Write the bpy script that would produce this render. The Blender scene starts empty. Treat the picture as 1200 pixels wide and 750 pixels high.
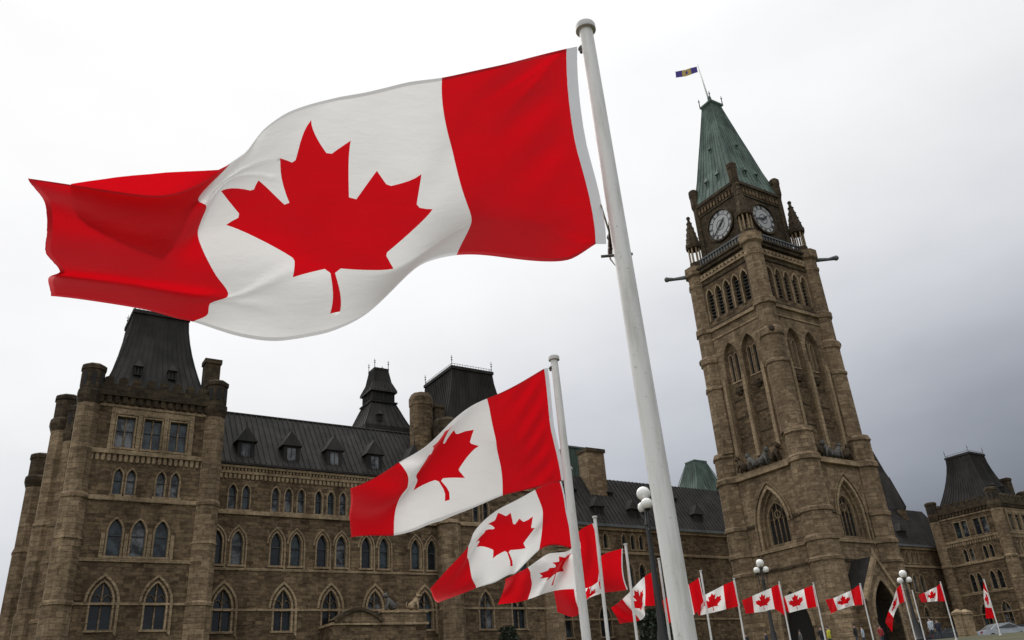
import bpy, bmesh, math, random
import numpy as np
from mathutils import Vector, Matrix, Euler
from mathutils.geometry import delaunay_2d_cdt
random.seed(7)
S = bpy.context.scene
C = S.collection
# ------------------------------------------------------------------ camera
F, PITCH, ROLL, YAW = 975.23, 0.442226, -0.0733858, 0.59119952
_h = np.array([math.sin(YAW), math.cos(YAW), 0]); _r = np.array([math.cos(YAW), -math.sin(YAW), 0]); _u = np.array([0, 0, 1.])
FW = math.cos(PITCH)*_h + math.sin(PITCH)*_u
_up = -math.sin(PITCH)*_h + math.cos(PITCH)*_u
RT = math.cos(ROLL)*_r + math.sin(ROLL)*_up
UP = -math.sin(ROLL)*_r + math.cos(ROLL)*_up
cam = bpy.data.cameras.new('camera'); co = bpy.data.objects.new('camera', cam); C.objects.link(co)
cam.sensor_width = 36; cam.lens = F/1200*36; cam.clip_start = 0.05; cam.clip_end = 6000
co.matrix_world = Matrix(((RT[0], UP[0], -FW[0], 0), (RT[1], UP[1], -FW[1], 0), (RT[2], UP[2], -FW[2], 0), (0, 0, 0, 1)))
S.camera = co
# ------------------------------------------------------------------ overcast sky and a weak sun added in the north to backlight the flags
SUN_EL, SUN_AZ = math.radians(46), math.radians(5)      # azimuth clockwise from north (+Y)
W = bpy.data.worlds.new('World'); S.world = W; W.use_nodes = True
nt = W.node_tree; N = nt.nodes; LK = nt.links
N.clear()
def nd(t, **k):
    n = N.new(t)
    for a, b in k.items(): setattr(n, a, b)
    return n
out = nd('ShaderNodeOutputWorld'); bg = nd('ShaderNodeBackground'); bg.inputs['Strength'].default_value = 0.1
sky = nd('ShaderNodeTexSky', sky_type='NISHITA', sun_disc=False, sun_elevation=SUN_EL, sun_rotation=SUN_AZ)
tc = nd('ShaderNodeTexCoord')
# cloud deck: bright overhead and to the west, heavy and dark low in the east
def wdot(v):
    n = nd('ShaderNodeVectorMath', operation='DOT_PRODUCT'); LK.new(tc.outputs['Generated'], n.inputs[0]); n.inputs[1].default_value = v
    return n.outputs['Value']
def wmath(op, a, b=None, c=None):
    n = nd('ShaderNodeMath', operation=op)
    for i, x in enumerate((a, b, c)):
        if x is None: continue
        if isinstance(x, (int, float)): n.inputs[i].default_value = x
        else: LK.new(x, n.inputs[i])
    return n.outputs[0]
dz = wdot((0, 0, 1)); dx = wdot((1, 0, 0)); dy = wdot((0, 1, 0))
ns = nd('ShaderNodeTexNoise'); ns.inputs['Scale'].default_value = 2.6; ns.inputs['Detail'].default_value = 6; ns.inputs['Roughness'].default_value = 0.52
mp = nd('ShaderNodeMapping'); mp.inputs['Scale'].default_value = (1, 1, 2.4); mp.inputs['Location'].default_value = (3.1, 0.4, 1.0)
LK.new(tc.outputs['Generated'], mp.inputs['Vector']); LK.new(mp.outputs['Vector'], ns.inputs['Vector'])
zc = wmath('MINIMUM', dz, 0.62)
e0 = wmath('MULTIPLY_ADD', dx, -2.4264, -2.07)
e1 = wmath('MULTIPLY_ADD', dy, 1.337, e0)
e2 = wmath('MULTIPLY_ADD', zc, 7.718, e1)
e3 = wmath('MULTIPLY_ADD', wmath('MULTIPLY', zc, dx), 5.24, e2)
e4 = wmath('MULTIPLY_ADD', wmath('MULTIPLY', zc, zc), -6.646, e3)
nz = wmath('SUBTRACT', ns.outputs['Fac'], 0.5)
e5 = wmath('MULTIPLY_ADD', nz, 1.15, e4)
lum = wmath('DIVIDE', 12.5, wmath('ADD', 1.0, wmath('POWER', 2.71828, wmath('MULTIPLY', e5, -1.0))))
zup = wmath('MAXIMUM', wmath('SUBTRACT', dz, 0.62), 0.0)
zen = wmath('MULTIPLY_ADD', wmath('MULTIPLY', zup, zup), 19.0, 1.0)
lum = wmath('MULTIPLY', lum, zen)
behind = wmath('MAXIMUM', wmath('ADD', wmath('MULTIPLY', dx, -0.62), wmath('MULTIPLY', dy, -0.78)), 0.0)
lum = wmath('MULTIPLY_ADD', behind, wmath('MULTIPLY_ADD', dz, 11.0, 2.5), lum)  # unseen sky behind the viewer raised to light the poles and flags
rp = nd('ShaderNodeValToRGB'); LK.new(wmath('MULTIPLY', lum, 0.1), rp.inputs['Fac'])
cr = rp.color_ramp; cr.elements[0].position = 0.25; cr.elements[0].color = (0.94, 1.0, 1.14, 1); cr.elements[1].position = 0.9; cr.elements[1].color = (1, 1, 1.005, 1)
sc_ = nd('ShaderNodeVectorMath', operation='SCALE'); LK.new(rp.outputs['Color'], sc_.inputs[0]); LK.new(lum, sc_.inputs['Scale'])
mx = nd('ShaderNodeMix', data_type='RGBA'); mx.inputs['Factor'].default_value = 0.94
LK.new(sky.outputs['Color'], mx.inputs['A']); LK.new(sc_.outputs['Vector'], mx.inputs['B'])
LK.new(mx.outputs['Result'], bg.inputs['Color']); LK.new(bg.outputs['Background'], out.inputs['Surface'])
sl = bpy.data.lights.new('sun', 'SUN'); sl.energy = 1.5; sl.angle = math.radians(40); sl.color = (1, 0.95, 0.88)
so = bpy.data.objects.new('sun', sl); C.objects.link(so)
sd = Vector((math.sin(SUN_AZ)*math.cos(SUN_EL), math.cos(SUN_AZ)*math.cos(SUN_EL), math.sin(SUN_EL)))
so.rotation_euler = sd.to_track_quat('Z', 'Y').to_euler(); so.location = (0, 0, 200)
S.render.engine = 'CYCLES'
vs = S.view_settings; vs.view_transform = 'Standard'; vs.look = 'None'; vs.exposure = 0.0; vs.gamma = 1; vs.use_curve_mapping = False

# ------------------------------------------------------------------ sight lines used to survey the place
def ray(px, py): return RT*(px-600)/F + UP*(375-py)/F + FW
def at(px, py, X=None, Y=None, t=None, d=None):
    r = ray(px, py)
    if Y is not None: r = r*(Y/r[1])
    elif X is not None: r = r*(X/r[0])
    elif t is not None: r = r*t
    else: r = r*(d/math.hypot(r[0], r[1]))
    return r
def ground_z(x, y):
    s = 0.8*x + 0.6*y
    if s < -20: return -1.6
    if s < 66: return -0.6 + 0.05*s
    if s < 86:
        q = (s-66)/20; return 2.7 + 0.05*20*(q - q*q/2)*0.9
    return 2.7 + 0.45
# ------------------------------------------------------------------ materials
def mat(name): 
    m = bpy.data.materials.new(name); m.use_nodes = True
    return m, m.node_tree, m.node_tree.nodes['Principled BSDF']
def lin(c): return tuple(c) + (1,)
def wall_coords(t):
    """masonry coordinates in metres: along the wall, up the wall"""
    g = t.nodes.new('ShaderNodeNewGeometry')
    sp = t.nodes.new('ShaderNodeSeparateXYZ'); t.links.new(g.outputs['Position'], sp.inputs[0])
    sn = t.nodes.new('ShaderNodeSeparateXYZ'); t.links.new(g.outputs['True Normal'], sn.inputs[0])
    ax = t.nodes.new('ShaderNodeMath'); ax.operation = 'ABSOLUTE'; t.links.new(sn.outputs['X'], ax.inputs[0])
    gt = t.nodes.new('ShaderNodeMath'); gt.operation = 'GREATER_THAN'; t.links.new(ax.outputs[0], gt.inputs[0]); gt.inputs[1].default_value = 0.72
    mx = t.nodes.new('ShaderNodeMix'); mx.data_type = 'FLOAT'
    t.links.new(gt.outputs[0], mx.inputs['Factor']); t.links.new(sp.outputs['X'], mx.inputs['A']); t.links.new(sp.outputs['Y'], mx.inputs['B'])
    cb = t.nodes.new('ShaderNodeCombineXYZ'); t.links.new(mx.outputs['Result'], cb.inputs['X']); t.links.new(sp.outputs['Z'], cb.inputs['Y'])
    return cb.outputs[0], g.outputs['Position']
def noise(t, vec, scale, detail=4, rough=0.55, mscale=None):
    n = t.nodes.new('ShaderNodeTexNoise'); n.inputs['Scale'].default_value = scale; n.inputs['Detail'].default_value = detail; n.inputs['Roughness'].default_value = rough
    if mscale:
        m = t.nodes.new('ShaderNodeMapping'); m.inputs['Scale'].default_value = mscale; t.links.new(vec, m.inputs['Vector']); vec = m.outputs['Vector']
    t.links.new(vec, n.inputs['Vector']); return n.outputs['Fac']
def ramp(t, fac, stops):
    r = t.nodes.new('ShaderNodeValToRGB'); t.links.new(fac, r.inputs['Fac']); e = r.color_ramp.elements
    e[0].position, e[1].position = stops[0][0], stops[-1][0]
    for p, c in stops[1:-1]: e.new(p)
    for x, (p, c) in zip(e, stops): x.position = p; x.color = lin(c)
    return r.outputs['Color']
def mixc(t, mode, fac, a, b):
    m = t.nodes.new('ShaderNodeMix'); m.data_type = 'RGBA'; m.blend_type = mode
    for k, v in (('Factor', fac), ('A', a), ('B', b)):
        if hasattr(v, 'is_linked'): t.links.new(v, m.inputs[k])
        else: m.inputs[k].default_value = v if k == 'Factor' else lin(v)
    return m.outputs['Result']
def bump(t, b, h, dist, strength=0.6):
    n = t.nodes.new('ShaderNodeBump'); n.inputs['Strength'].default_value = strength; n.inputs['Distance'].default_value = dist
    t.links.new(h, n.inputs['Height']); t.links.new(n.outputs['Normal'], b.inputs['Normal'])
def stone(name, c1, c2, c3, bw, bh, mortar, soot=0.6):
    m, t, b = mat(name); v, pos = wall_coords(t)
    br = t.nodes.new('ShaderNodeTexBrick'); t.links.new(v, br.inputs['Vector'])
    br.inputs['Scale'].default_value = 1; br.inputs['Brick Width'].default_value = bw; br.inputs['Row Height'].default_value = bh
    br.inputs['Mortar Size'].default_value = 0.025; br.inputs['Mortar Smooth'].default_value = 0.3; br.inputs['Bias'].default_value = 0.0
    br.inputs['Color1'].default_value = lin(c1); br.inputs['Color2'].default_value = lin(c2); br.inputs['Mortar'].default_value = lin(mortar)
    br.offset = 0.43; br.squash = 0.7; br.squash_frequency = 3
    n1 = noise(t, v, 1.0, 3, 0.6, (0.75, 2.6, 1))
    col = mixc(t, 'MIX', ramp(t, n1, [(0.45, (0, 0, 0)), (0.70, (0.5,)*3)]), br.outputs['Color'], c3)
    n2 = noise(t, pos, 0.16, 5, 0.65, (1, 1, 0.45))
    col = mixc(t, 'MULTIPLY', soot, col, ramp(t, n2, [(0.36, (0.34, 0.32, 0.31)), (0.62, (1, 1, 1))]))
    n3 = noise(t, v, 3.2, 3, 0.8, (0.7, 1.3, 1))
    col = mixc(t, 'MULTIPLY', 0.9, col, ramp(t, n3, [(0.34, (0.58, 0.56, 0.53)), (0.66, (1.3, 1.27, 1.2))]))
    n4 = noise(t, pos, 0.7, 4, 0.7, (1, 1, 0.25))      # run-off streaks
    col = mixc(t, 'MULTIPLY', soot, col, ramp(t, n4, [(0.40, (0.5, 0.49, 0.48)), (0.58, (1, 1, 1))]))
    t.links.new(col, b.inputs['Base Color']); b.inputs['Roughness'].default_value = 0.9
    if 'Specular IOR Level' in b.inputs: b.inputs['Specular IOR Level'].default_value = 0.2
    bump(t, b, n3, 0.08, 0.5)
    return m
M = {}
M['rubble'] = stone('rubble_sandstone', (0.274, 0.199, 0.123), (0.099, 0.067, 0.040), (0.325, 0.244, 0.157), 0.95, 0.36, (0.112, 0.088, 0.065))
M['ashlar'] = stone('ashlar_sandstone', (0.386, 0.291, 0.190), (0.197, 0.142, 0.089), (0.447, 0.348, 0.241), 1.1, 0.5, (0.134, 0.102, 0.069), 0.55)
M['trim'] = stone('trim_sandstone', (0.470, 0.364, 0.241), (0.422, 0.321, 0.207), (0.537, 0.428, 0.297), 1.6, 0.6, (0.190, 0.144, 0.095), 0.6)
M['soot'] = stone('soot_blackened_stone', (0.120, 0.092, 0.060), (0.055, 0.042, 0.029), (0.17, 0.132, 0.084), 0.9, 0.45, (0.05, 0.042, 0.03), 0.6)
def metal_sheet(name, a, b_, rough, streak):
    m, t, b = mat(name); g = t.nodes.new('ShaderNodeNewGeometry')
    n1 = noise(t, g.outputs['Position'], 1.0, 5, 0.6, (0.9, 0.9, 0.14))
    n2 = noise(t, g.outputs['Position'], 0.35, 4, 0.6)
    col = ramp(t, n1, [(0.32, a), (0.68, b_)])
    col = mixc(t, 'MULTIPLY', streak, col, ramp(t, n2, [(0.35, (0.5, 0.5, 0.5)), (0.65, (1.15, 1.15, 1.15))]))
    t.links.new(col, b.inputs['Base Color']); b.inputs['Roughness'].default_value = rough; b.inputs['Specular IOR Level'].default_value = 0.22
    return m
M['roof'] = metal_sheet('weathered_dark_roof', (0.020, 0.0185, 0.017), (0.044, 0.041, 0.038), 0.75, 0.7)
M['copper'] = metal_sheet('verdigris_copper', (0.072, 0.105, 0.088), (0.155, 0.215, 0.185), 0.7, 0.7)
M['lead'] = metal_sheet('lead_flashing', (0.10, 0.11, 0.115), (0.17, 0.18, 0.185), 0.6, 0.4)
def plain(name, c, rough=0.6, metal=0.0, var=0.25, sc=6.0):
    m, t, b = mat(name); g = t.nodes.new('ShaderNodeNewGeometry')
    n1 = noise(t, g.outputs['Position'], sc, 4, 0.6)
    col = ramp(t, n1, [(0.3, tuple(x*(1-var) for x in c)), (0.7, tuple(min(1, x*(1+var*0.5)) for x in c))])
    t.links.new(col, b.inputs['Base Color']); b.inputs['Roughness'].default_value = rough; b.inputs['Metallic'].default_value = metal
    return m
M['pole'] = plain('white_pole_paint', (0.76, 0.77, 0.76), 0.42, 0, 0.07, 14)
m, t, b = mat('white_pole_paint'); g = t.nodes.new('ShaderNodeNewGeometry')
pc_ = ramp(t, noise(t, g.outputs['Position'], 9, 5, 0.65, (3, 3, 0.35)), [(0.34, (0.60, 0.60, 0.57)), (0.56, (0.78, 0.785, 0.775))])
pc_ = mixc(t, 'MULTIPLY', 0.6, pc_, ramp(t, noise(t, g.outputs['Position'], 60, 3, 0.6), [(0.28, (0.55, 0.52, 0.48)), (0.36, (1, 1, 1))]))
t.links.new(pc_, b.inputs['Base Color']); b.inputs['Roughness'].default_value = 0.45; M['pole'] = m
M['cap'] = plain('grey_pole_cap', (0.52, 0.52, 0.51), 0.5, 0, 0.1)
M['clip'] = plain('tarnished_clip', (0.10, 0.09, 0.08), 0.4, 0.7)
M['rope'] = plain('halyard', (0.55, 0.54, 0.5), 0.8)
M['iron'] = plain('black_iron', (0.012, 0.013, 0.013), 0.45)
M['dial'] = plain('opal_clock_glass', (0.40, 0.41, 0.41), 0.35, 0, 0.12, 2)
M['grit'] = plain('grey_carved_stone', (0.13, 0.125, 0.115), 0.9, 0, 0.5, 2.5)
M['blackpaint'] = plain('black_clock_iron', (0.02, 0.02, 0.02), 0.5)
M['frame'] = plain('leaded_frame', (0.05, 0.055, 0.055), 0.6)
M['dark'] = plain('dark_louvre_and_arch_shade', (0.012, 0.011, 0.010), 0.8)  # louvres and dark openings; also the shade behind the carriage arch
M['grass'] = None
m, t, b = mat('lawn_grass'); g = t.nodes.new('ShaderNodeNewGeometry')
col = ramp(t, noise(t, g.outputs['Position'], 3.0, 8, 0.7), [(0.3, (0.035, 0.040, 0.014)), (0.7, (0.085, 0.078, 0.032))])
col = mixc(t, 'MULTIPLY', 0.7, col, ramp(t, noise(t, g.outputs['Position'], 0.12, 4), [(0.35, (0.6, 0.62, 0.55)), (0.65, (1.2, 1.12, 1.0))]))
t.links.new(col, b.inputs['Base Color']); b.inputs['Roughness'].default_value = 0.95; M['grass'] = m
M['asphalt'] = plain('asphalt', (0.05, 0.05, 0.052), 0.9, 0, 0.3, 20)
M['paving'] = plain('concrete_paving', (0.26, 0.25, 0.23), 0.9, 0, 0.2, 2)
def glass(name, tint, rough):
    m, t, b = mat(name); g = t.nodes.new('ShaderNodeNewGeometry')
    n1 = noise(t, g.outputs['Position'], 0.9, 3, 0.6)
    col = ramp(t, n1, [(0.40, (0.010, 0.012, 0.014)), (0.60, tint)])
    t.links.new(col, b.inputs['Base Color']); b.inputs['Roughness'].default_value = rough
    bump(t, b, noise(t, g.outputs['Position'], 1.6, 2), 0.03, 0.35)
    return m
M['glass'] = glass('window_glass', (0.055, 0.075, 0.085), 0.12)
M['glass_dark'] = glass('dark_window_glass', (0.02, 0.026, 0.03), 0.15)
M['blind'] = glass('window_with_pale_blind', (0.19, 0.20, 0.21), 0.25)
M['pupil'] = M['glass']
def cloth(name, c, trans, weave=0.06):
    m, t, b = mat(name); o = t.nodes['Material Output']
    g = t.nodes.new('ShaderNodeTexCoord')
    n1 = noise(t, g.outputs['Object'], 5, 3); col = ramp(t, n1, [(0.3, tuple(x*(1-weave) for x in c)), (0.7, c)])
    t.links.new(col, b.inputs['Base Color']); b.inputs['Roughness'].default_value = 0.75
    if 'Specular IOR Level' in b.inputs: b.inputs['Specular IOR Level'].default_value = 0.15
    b.inputs['Sheen Weight'].default_value = 0.1
    w1 = noise(t, g.outputs['Object'], 7, 5, 0.6, (1.0, 1.0, 2.2)); bump(t, b, w1, 0.03, 0.18)
    tr = t.nodes.new('ShaderNodeBsdfTranslucent'); t.links.new(col, tr.inputs['Color']); t.links.new(b.inputs['Normal'].links[0].from_socket, tr.inputs['Normal'])
    mxs = t.nodes.new('ShaderNodeMixShader'); mxs.inputs['Fac'].default_value = trans
    t.links.new(b.outputs[0], mxs.inputs[1]); t.links.new(tr.outputs[0], mxs.inputs[2]); t.links.new(mxs.outputs[0], o.inputs['Surface'])
    return m
M['flag_red'] = cloth('red_flag_nylon', (0.72, 0.004, 0.011), 0.64)
M['flag_white'] = cloth('white_flag_nylon', (0.93, 0.93, 0.93), 0.64, 0.02)
M['hem_red'] = cloth('red_flag_hem', (0.55, 0.004, 0.010), 0.16)
M['hem_white'] = cloth('white_flag_hem', (0.80, 0.80, 0.80), 0.3, 0.02)
M['heading'] = cloth('white_canvas_heading', (0.74, 0.76, 0.80), 0.25)
M['flag_blue'] = cloth('blue_flag_nylon', (0.075, 0.06, 0.24), 0.45)
M['flag_gold'] = cloth('gold_flag_nylon', (0.42, 0.33, 0.12), 0.45)
m, t, b = mat('opal_lamp_globe'); b.inputs['Base Color'].default_value = (0.86, 0.86, 0.84, 1); b.inputs['Roughness'].default_value = 0.25
b.inputs['Subsurface Weight'].default_value = 0.3; b.inputs['Subsurface Radius'].default_value = (0.1, 0.1, 0.1); M['globe'] = m

# ------------------------------------------------------------------ mesh helpers
class MB:
    def __init__(s): s.v = []; s.f = []; s.m = []; s.mats = []
    def mi(s, name):
        if name not in s.mats: s.mats.append(name)
        return s.mats.index(name)
    def add(s, vs, fs, m):
        k = len(s.v); i = s.mi(m); s.v += [tuple(map(float, p)) for p in vs]
        s.f += [tuple(a+k for a in f) for f in fs]; s.m += [i]*len(fs)
    def box(s, x0, x1, y0, y1, z0, z1, m):
        s.add([(x0,y0,z0),(x1,y0,z0),(x1,y1,z0),(x0,y1,z0),(x0,y0,z1),(x1,y0,z1),(x1,y1,z1),(x0,y1,z1)],
              [(0,3,2,1),(4,5,6,7),(0,1,5,4),(1,2,6,5),(2,3,7,6),(3,0,4,7)], m)
    def loft(s, rings, m, cap=True, close=True):
        n = len(rings[0]); vs = [p for r in rings for p in r]; fs = []
        for i in range(len(rings)-1):
            for j in range(n if close else n-1):
                k = (j+1) % n; fs.append((i*n+j, i*n+k, (i+1)*n+k, (i+1)*n+j))
        if cap: fs.append(tuple(range(n))[::-1]); fs.append(tuple(range((len(rings)-1)*n, len(rings)*n)))
        s.add(vs, fs, m)
    def lathe(s, c, prof, n, m, rot=None, cap=True):
        a0 = math.pi/n if rot is None else rot
        s.loft([[(c[0]+r*math.cos(a0+2*math.pi*i/n), c[1]+r*math.sin(a0+2*math.pi*i/n), z) for i in range(n)] for r, z in prof], m, cap)
    def tube(s, pts, r, m, n=8):
        pts = [Vector(p) for p in pts]; rings = []
        rr = r if hasattr(r, '__len__') else [r]*len(pts)
        for i, p in enumerate(pts):
            d = (pts[min(i+1, len(pts)-1)]-pts[max(i-1, 0)]).normalized()
            a = d.cross(Vector((0.31, 0.17, 0.93))).normalized() if abs(d.z) < 0.9 else d.cross(Vector((1, 0, 0))).normalized()
            bb = d.cross(a)
            rings.append([p + (a*math.cos(2*math.pi*j/n) + bb*math.sin(2*math.pi*j/n))*rr[i] for j in range(n)])
        s.loft(rings, m)
    def sphere(s, c, r, m, n=12, k=8, sz=1):
        rings = [[(c[0]+r*math.sin(math.pi*i/k)*math.cos(2*math.pi*j/n), c[1]+r*math.sin(math.pi*i/k)*math.sin(2*math.pi*j/n), c[2]-r*sz*math.cos(math.pi*i/k)) for j in range(n)] for i in range(1, k)]
        rings = [[(c[0], c[1], c[2]-r*sz)]*n] + rings + [[(c[0], c[1], c[2]+r*sz)]*n]
        s.loft(rings, m, cap=False)
    def slab(s, poly, f, d0, d1, m):
        """extrude a wall-plane polygon between two depths"""
        n = len(poly); vs = [f(a, z, d0) for a, z in poly] + [f(a, z, d1) for a, z in poly]
        s.add(vs, [tuple(range(n)), tuple(range(2*n-1, n-1, -1))] + [(i, i+n, (i+1) % n + n, (i+1) % n) for i in range(n)], m)
    def band(s, outer, inner, f, d0, d1, m, close=True):
        n = len(outer); vs = [f(a, z, d) for d in (d0, d1) for P in (outer, inner) for a, z in P]; fs = []
        for i in range(n if close else n-1):
            j = (i+1) % n
            fs += [(i, j, n+j, n+i), (2*n+i, 3*n+i, 3*n+j, 2*n+j), (i, 2*n+i, 2*n+j, j), (n+i, n+j, 3*n+j, 3*n+i)]
        if not close: fs += [(0, n, 3*n, 2*n), (n-1, 3*n-1, 4*n-1, 2*n-1)]
        s.add(vs, fs, m)
    def build(s, name, parent=None, smooth=False, auto=None):
        me = bpy.data.meshes.new(name); off = Vector((0, 0, 0))
        p = parent
        while p is not None: off += p.location; p = p.parent
        me.from_pydata([tuple(Vector(v)-off) for v in s.v], [], s.f)
        for x in s.mats: me.materials.append(M[x])
        for p_, i in zip(me.polygons, s.m): p_.material_index = i
        bm = bmesh.new(); bm.from_mesh(me); bmesh.ops.remove_doubles(bm, verts=bm.verts, dist=1e-5)
        bmesh.ops.recalc_face_normals(bm, faces=bm.faces); bm.to_mesh(me); bm.free()
        if smooth:
            for p_ in me.polygons: p_.use_smooth = True
        o = bpy.data.objects.new(name, me); C.objects.link(o)
        if auto and smooth:
            try: me.set_sharp_from_angle(angle=math.radians(auto))
            except Exception: pass
        if parent: o.parent = parent
        return o
def tag(o, label=None, cat=None, group=None, kind=None):
    for k, v in (('label', label), ('category', cat), ('group', group), ('kind', kind)):
        if v: o[k] = v
    return o
def thing(name, loc, label, cat, group=None):
    o = bpy.data.objects.new(name, None); C.objects.link(o); o.location = loc; o.empty_display_size = 0.2
    return tag(o, label, cat, group)
# wall planes: (along, height, depth inwards) -> point
def south(Y): return lambda a, z, d=0: (a, Y+d, z)
def west(X): return lambda a, z, d=0: (X+d, a, z)
def east(X): return lambda a, z, d=0: (X-d, a, z)
def arch(c, z0, z1, w, rise=1.0, n=7):
    """pointed arch opening, counted anticlockwise from the lower left"""
    h = min(w*rise, (z1-z0)*0.8); sp = z1-h; R = (h*h + w*w/4)/w; P = [(c-w/2, z0), (c+w/2, z0)]
    a1 = math.asin(min(1, h/R))
    for i in range(n+1):
        a = a1*i/n; P.append((c+w/2-R+R*math.cos(a), sp+R*math.sin(a)))
    for i in range(n-1, -1, -1):
        a = a1*i/n; P.append((c-w/2+R-R*math.cos(a), sp+R*math.sin(a)))
    return P
def rect(c, z0, z1, w): return [(c-w/2, z0), (c+w/2, z0), (c+w/2, z1), (c-w/2, z1)]
def offset(P, d):
    n = len(P); Q = []
    for i in range(n):
        (x0, y0), (x1, y1), (x2, y2) = P[i-1], P[i], P[(i+1) % n]
        a = Vector((y1-y0, x0-x1)); b = Vector((y2-y1, x1-x2))
        a = a.normalized() if a.length > 1e-9 else b.normalized(); b = b.normalized() if b.length > 1e-9 else a
        m = (a+b); m = m.normalized() if m.length > 1e-6 else a
        k = d/max(0.35, m.dot(a)); Q.append((x1+m.x*k, y1+m.y*k))
    return Q
def inside(p, P):
    c = False; n = len(P)
    for i in range(n):
        (x1, y1), (x2, y2) = P[i], P[i-1]
        if (y1 > p[1]) != (y2 > p[1]) and p[0] < (x2-x1)*(p[1]-y1)/(y2-y1)+x1: c = not c
    return c
def wall(mb, f, a0, a1, z0, z1, holes, m, reveal=0.35, rm=None):
    vs = [Vector(p) for p in ((a0, z0), (a1, z0), (a1, z1), (a0, z1))]; ed = [(0, 1), (1, 2), (2, 3), (3, 0)]
    for h in holes:
        k = len(vs); n = len(h); vs += [Vector(p) for p in h]; ed += [(k+i, k+(i+1) % n) for i in range(n)]
    ov, oe, of, *_ = delaunay_2d_cdt(vs, ed, [], 0, 1e-6)
    fs = []
    for q in of:
        c = sum((ov[i] for i in q), Vector((0, 0)))/len(q)
        if not any(inside(c, h) for h in holes): fs.append(tuple(q))
    mb.add([f(p.x, p.y, 0) for p in ov], fs, m)
    for h in holes:
        n = len(h); mb.add([f(a, z, d) for d in (0, reveal) for a, z in h], [(i, (i+1) % n, (i+1) % n+n, i+n) for i in range(n)], rm or m)
NW = [0]
def window(parent, f, P, lights=1, transom=True, reveal=0.35, pane='glass', sur=0.16, surm='trim', tracery=False, name='window'):
    if pane in ('glass', 'glass_dark', 'blind'): pane = random.choice((pane, pane, 'glass', 'glass_dark', 'blind'))
    """stone surround, mullions and glazing bars as one part, the glazing as its sub-part"""
    xs = [p[0] for p in P]; zs = [p[1] for p in P]; x0, x1, z0, z1 = min(xs), max(xs), min(zs), max(zs); c = (x0+x1)/2; w = x1-x0; h = z1-z0
    mb = MB()
    if sur: mb.band(offset(P, sur), offset(P, 0.004), f, -0.07, 0.06, surm)
    mb.band(offset(P, -0.006), offset(P, -0.07), f, reveal-0.1, reveal-0.03, 'frame')
    def top_at(x):
        t_ = abs(x-c)/(w/2); rise = z1-min(z for xx, z in P if abs(xx-x1) < 1e-6 and z > z0+1e-6) if len(P) > 4 else 0
        return z1 - rise*(1-math.sqrt(max(0, 1-t_**1.6)))-0.06
    for i in range(1, lights):
        x = x0+w*i/lights; mb.slab([(x-0.06, z0), (x+0.06, z0), (x+0.06, top_at(x)), (x-0.06, top_at(x))], f, reveal-0.2, reveal-0.05, 'ashlar')
    if transom:
        zt = z0+h*0.56; mb.slab([(x0, zt-0.05), (x1, zt-0.05), (x1, zt+0.05), (x0, zt+0.05)], f, reveal-0.12, reveal-0.04, 'frame')
    if tracery:
        zs_ = z1-(w*0.95 if lights <= 2 else w*0.8)
        lw = w/lights
        for i in range(lights):
            cx = x0+lw*(i+0.5); q = arch(cx, zs_-0.3, zs_+lw*0.75, lw*0.98, 0.8, 5)[1:]
            mb.band(q, offset(arch(cx, zs_-0.3, zs_+lw*0.75, lw*0.98, 0.8, 5), -0.07)[1:], f, reveal-0.18, reveal-0.06, 'rubble', close=False)
        if lights > 2:
          cir = [(c+w*0.17*math.cos(k*math.pi/8), z1-w*0.47+w*0.17*math.sin(k*math.pi/8)) for k in range(16)]
          mb.band(cir, offset(cir, -0.09), f, reveal-0.22, reveal-0.06, surm)
    if sur:
        mb.slab([(x0-sur-0.12, z0-0.2), (x1+sur+0.12, z0-0.2), (x1+sur+0.12, z0-0.005), (x0-sur-0.12, z0-0.005)], f, -0.14, 0.1, 'trim')
    o = mb.build(name, parent)
    g_ = MB(); g_.add([f(a, z, reveal) for a, z in P], [tuple(range(len(P)))], pane); g_.build('pane', o)
    NW[0] += 1
    return o
def course(mb, f, a0, a1, z, h, out, m='trim', inn=0.2):
    mb.slab([(a0, z), (a1, z), (a1, z+h), (a0, z+h)], f, -out, inn, m)
def corbels(mb, f, a0, a1, z, h, n, out, m='trim'):
    s = (a1-a0)/n
    for i in range(n): mb.slab([(a0+s*(i+0.2), z+0.12), (a0+s*(i+0.35), z), (a0+s*(i+0.65), z), (a0+s*(i+0.8), z+0.12), (a0+s*(i+0.8), z+h), (a0+s*(i+0.2), z+h)], f, -out, 0.1, m)
def seams(mb, A, B, A2, B2, n, m, r=0.035):
    """standing seams on a roof plane, from the edge A-B up to the edge A2-B2"""
    A, B, A2, B2 = map(Vector, (A, B, A2, B2)); nr = (B-A).cross(A2-A).normalized()
    if nr.z < 0: nr = -nr
    for i in range(n+1):
        q = i/n; p = A.lerp(B, q); p2 = A2.lerp(B2, q); sdir = (B-A).normalized()*r
        mb.add([p-sdir, p+sdir, p2+sdir, p2-sdir, p-sdir+nr*r*2, p+sdir+nr*r*2, p2+sdir+nr*r*2, p2-sdir+nr*r*2],
               [(4,5,6,7), (0,1,5,4), (1,2,6,5), (2,3,7,6), (3,0,4,7)], m)
def pinnacle_rod(mb, x, y, z, h):
    mb.tube([(x, y, z), (x, y, z+h)], [0.05, 0.03], 'iron', 6); mb.sphere((x, y, z+h*0.55), 0.11, 'iron', 8, 6); mb.box(x-0.16, x+0.16, y-0.02, y+0.02, z+h*0.75, z+h*0.79, 'iron')
def octo(mb, x, y, prof, m): mb.lathe((x, y), prof, 8, m)

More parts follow.
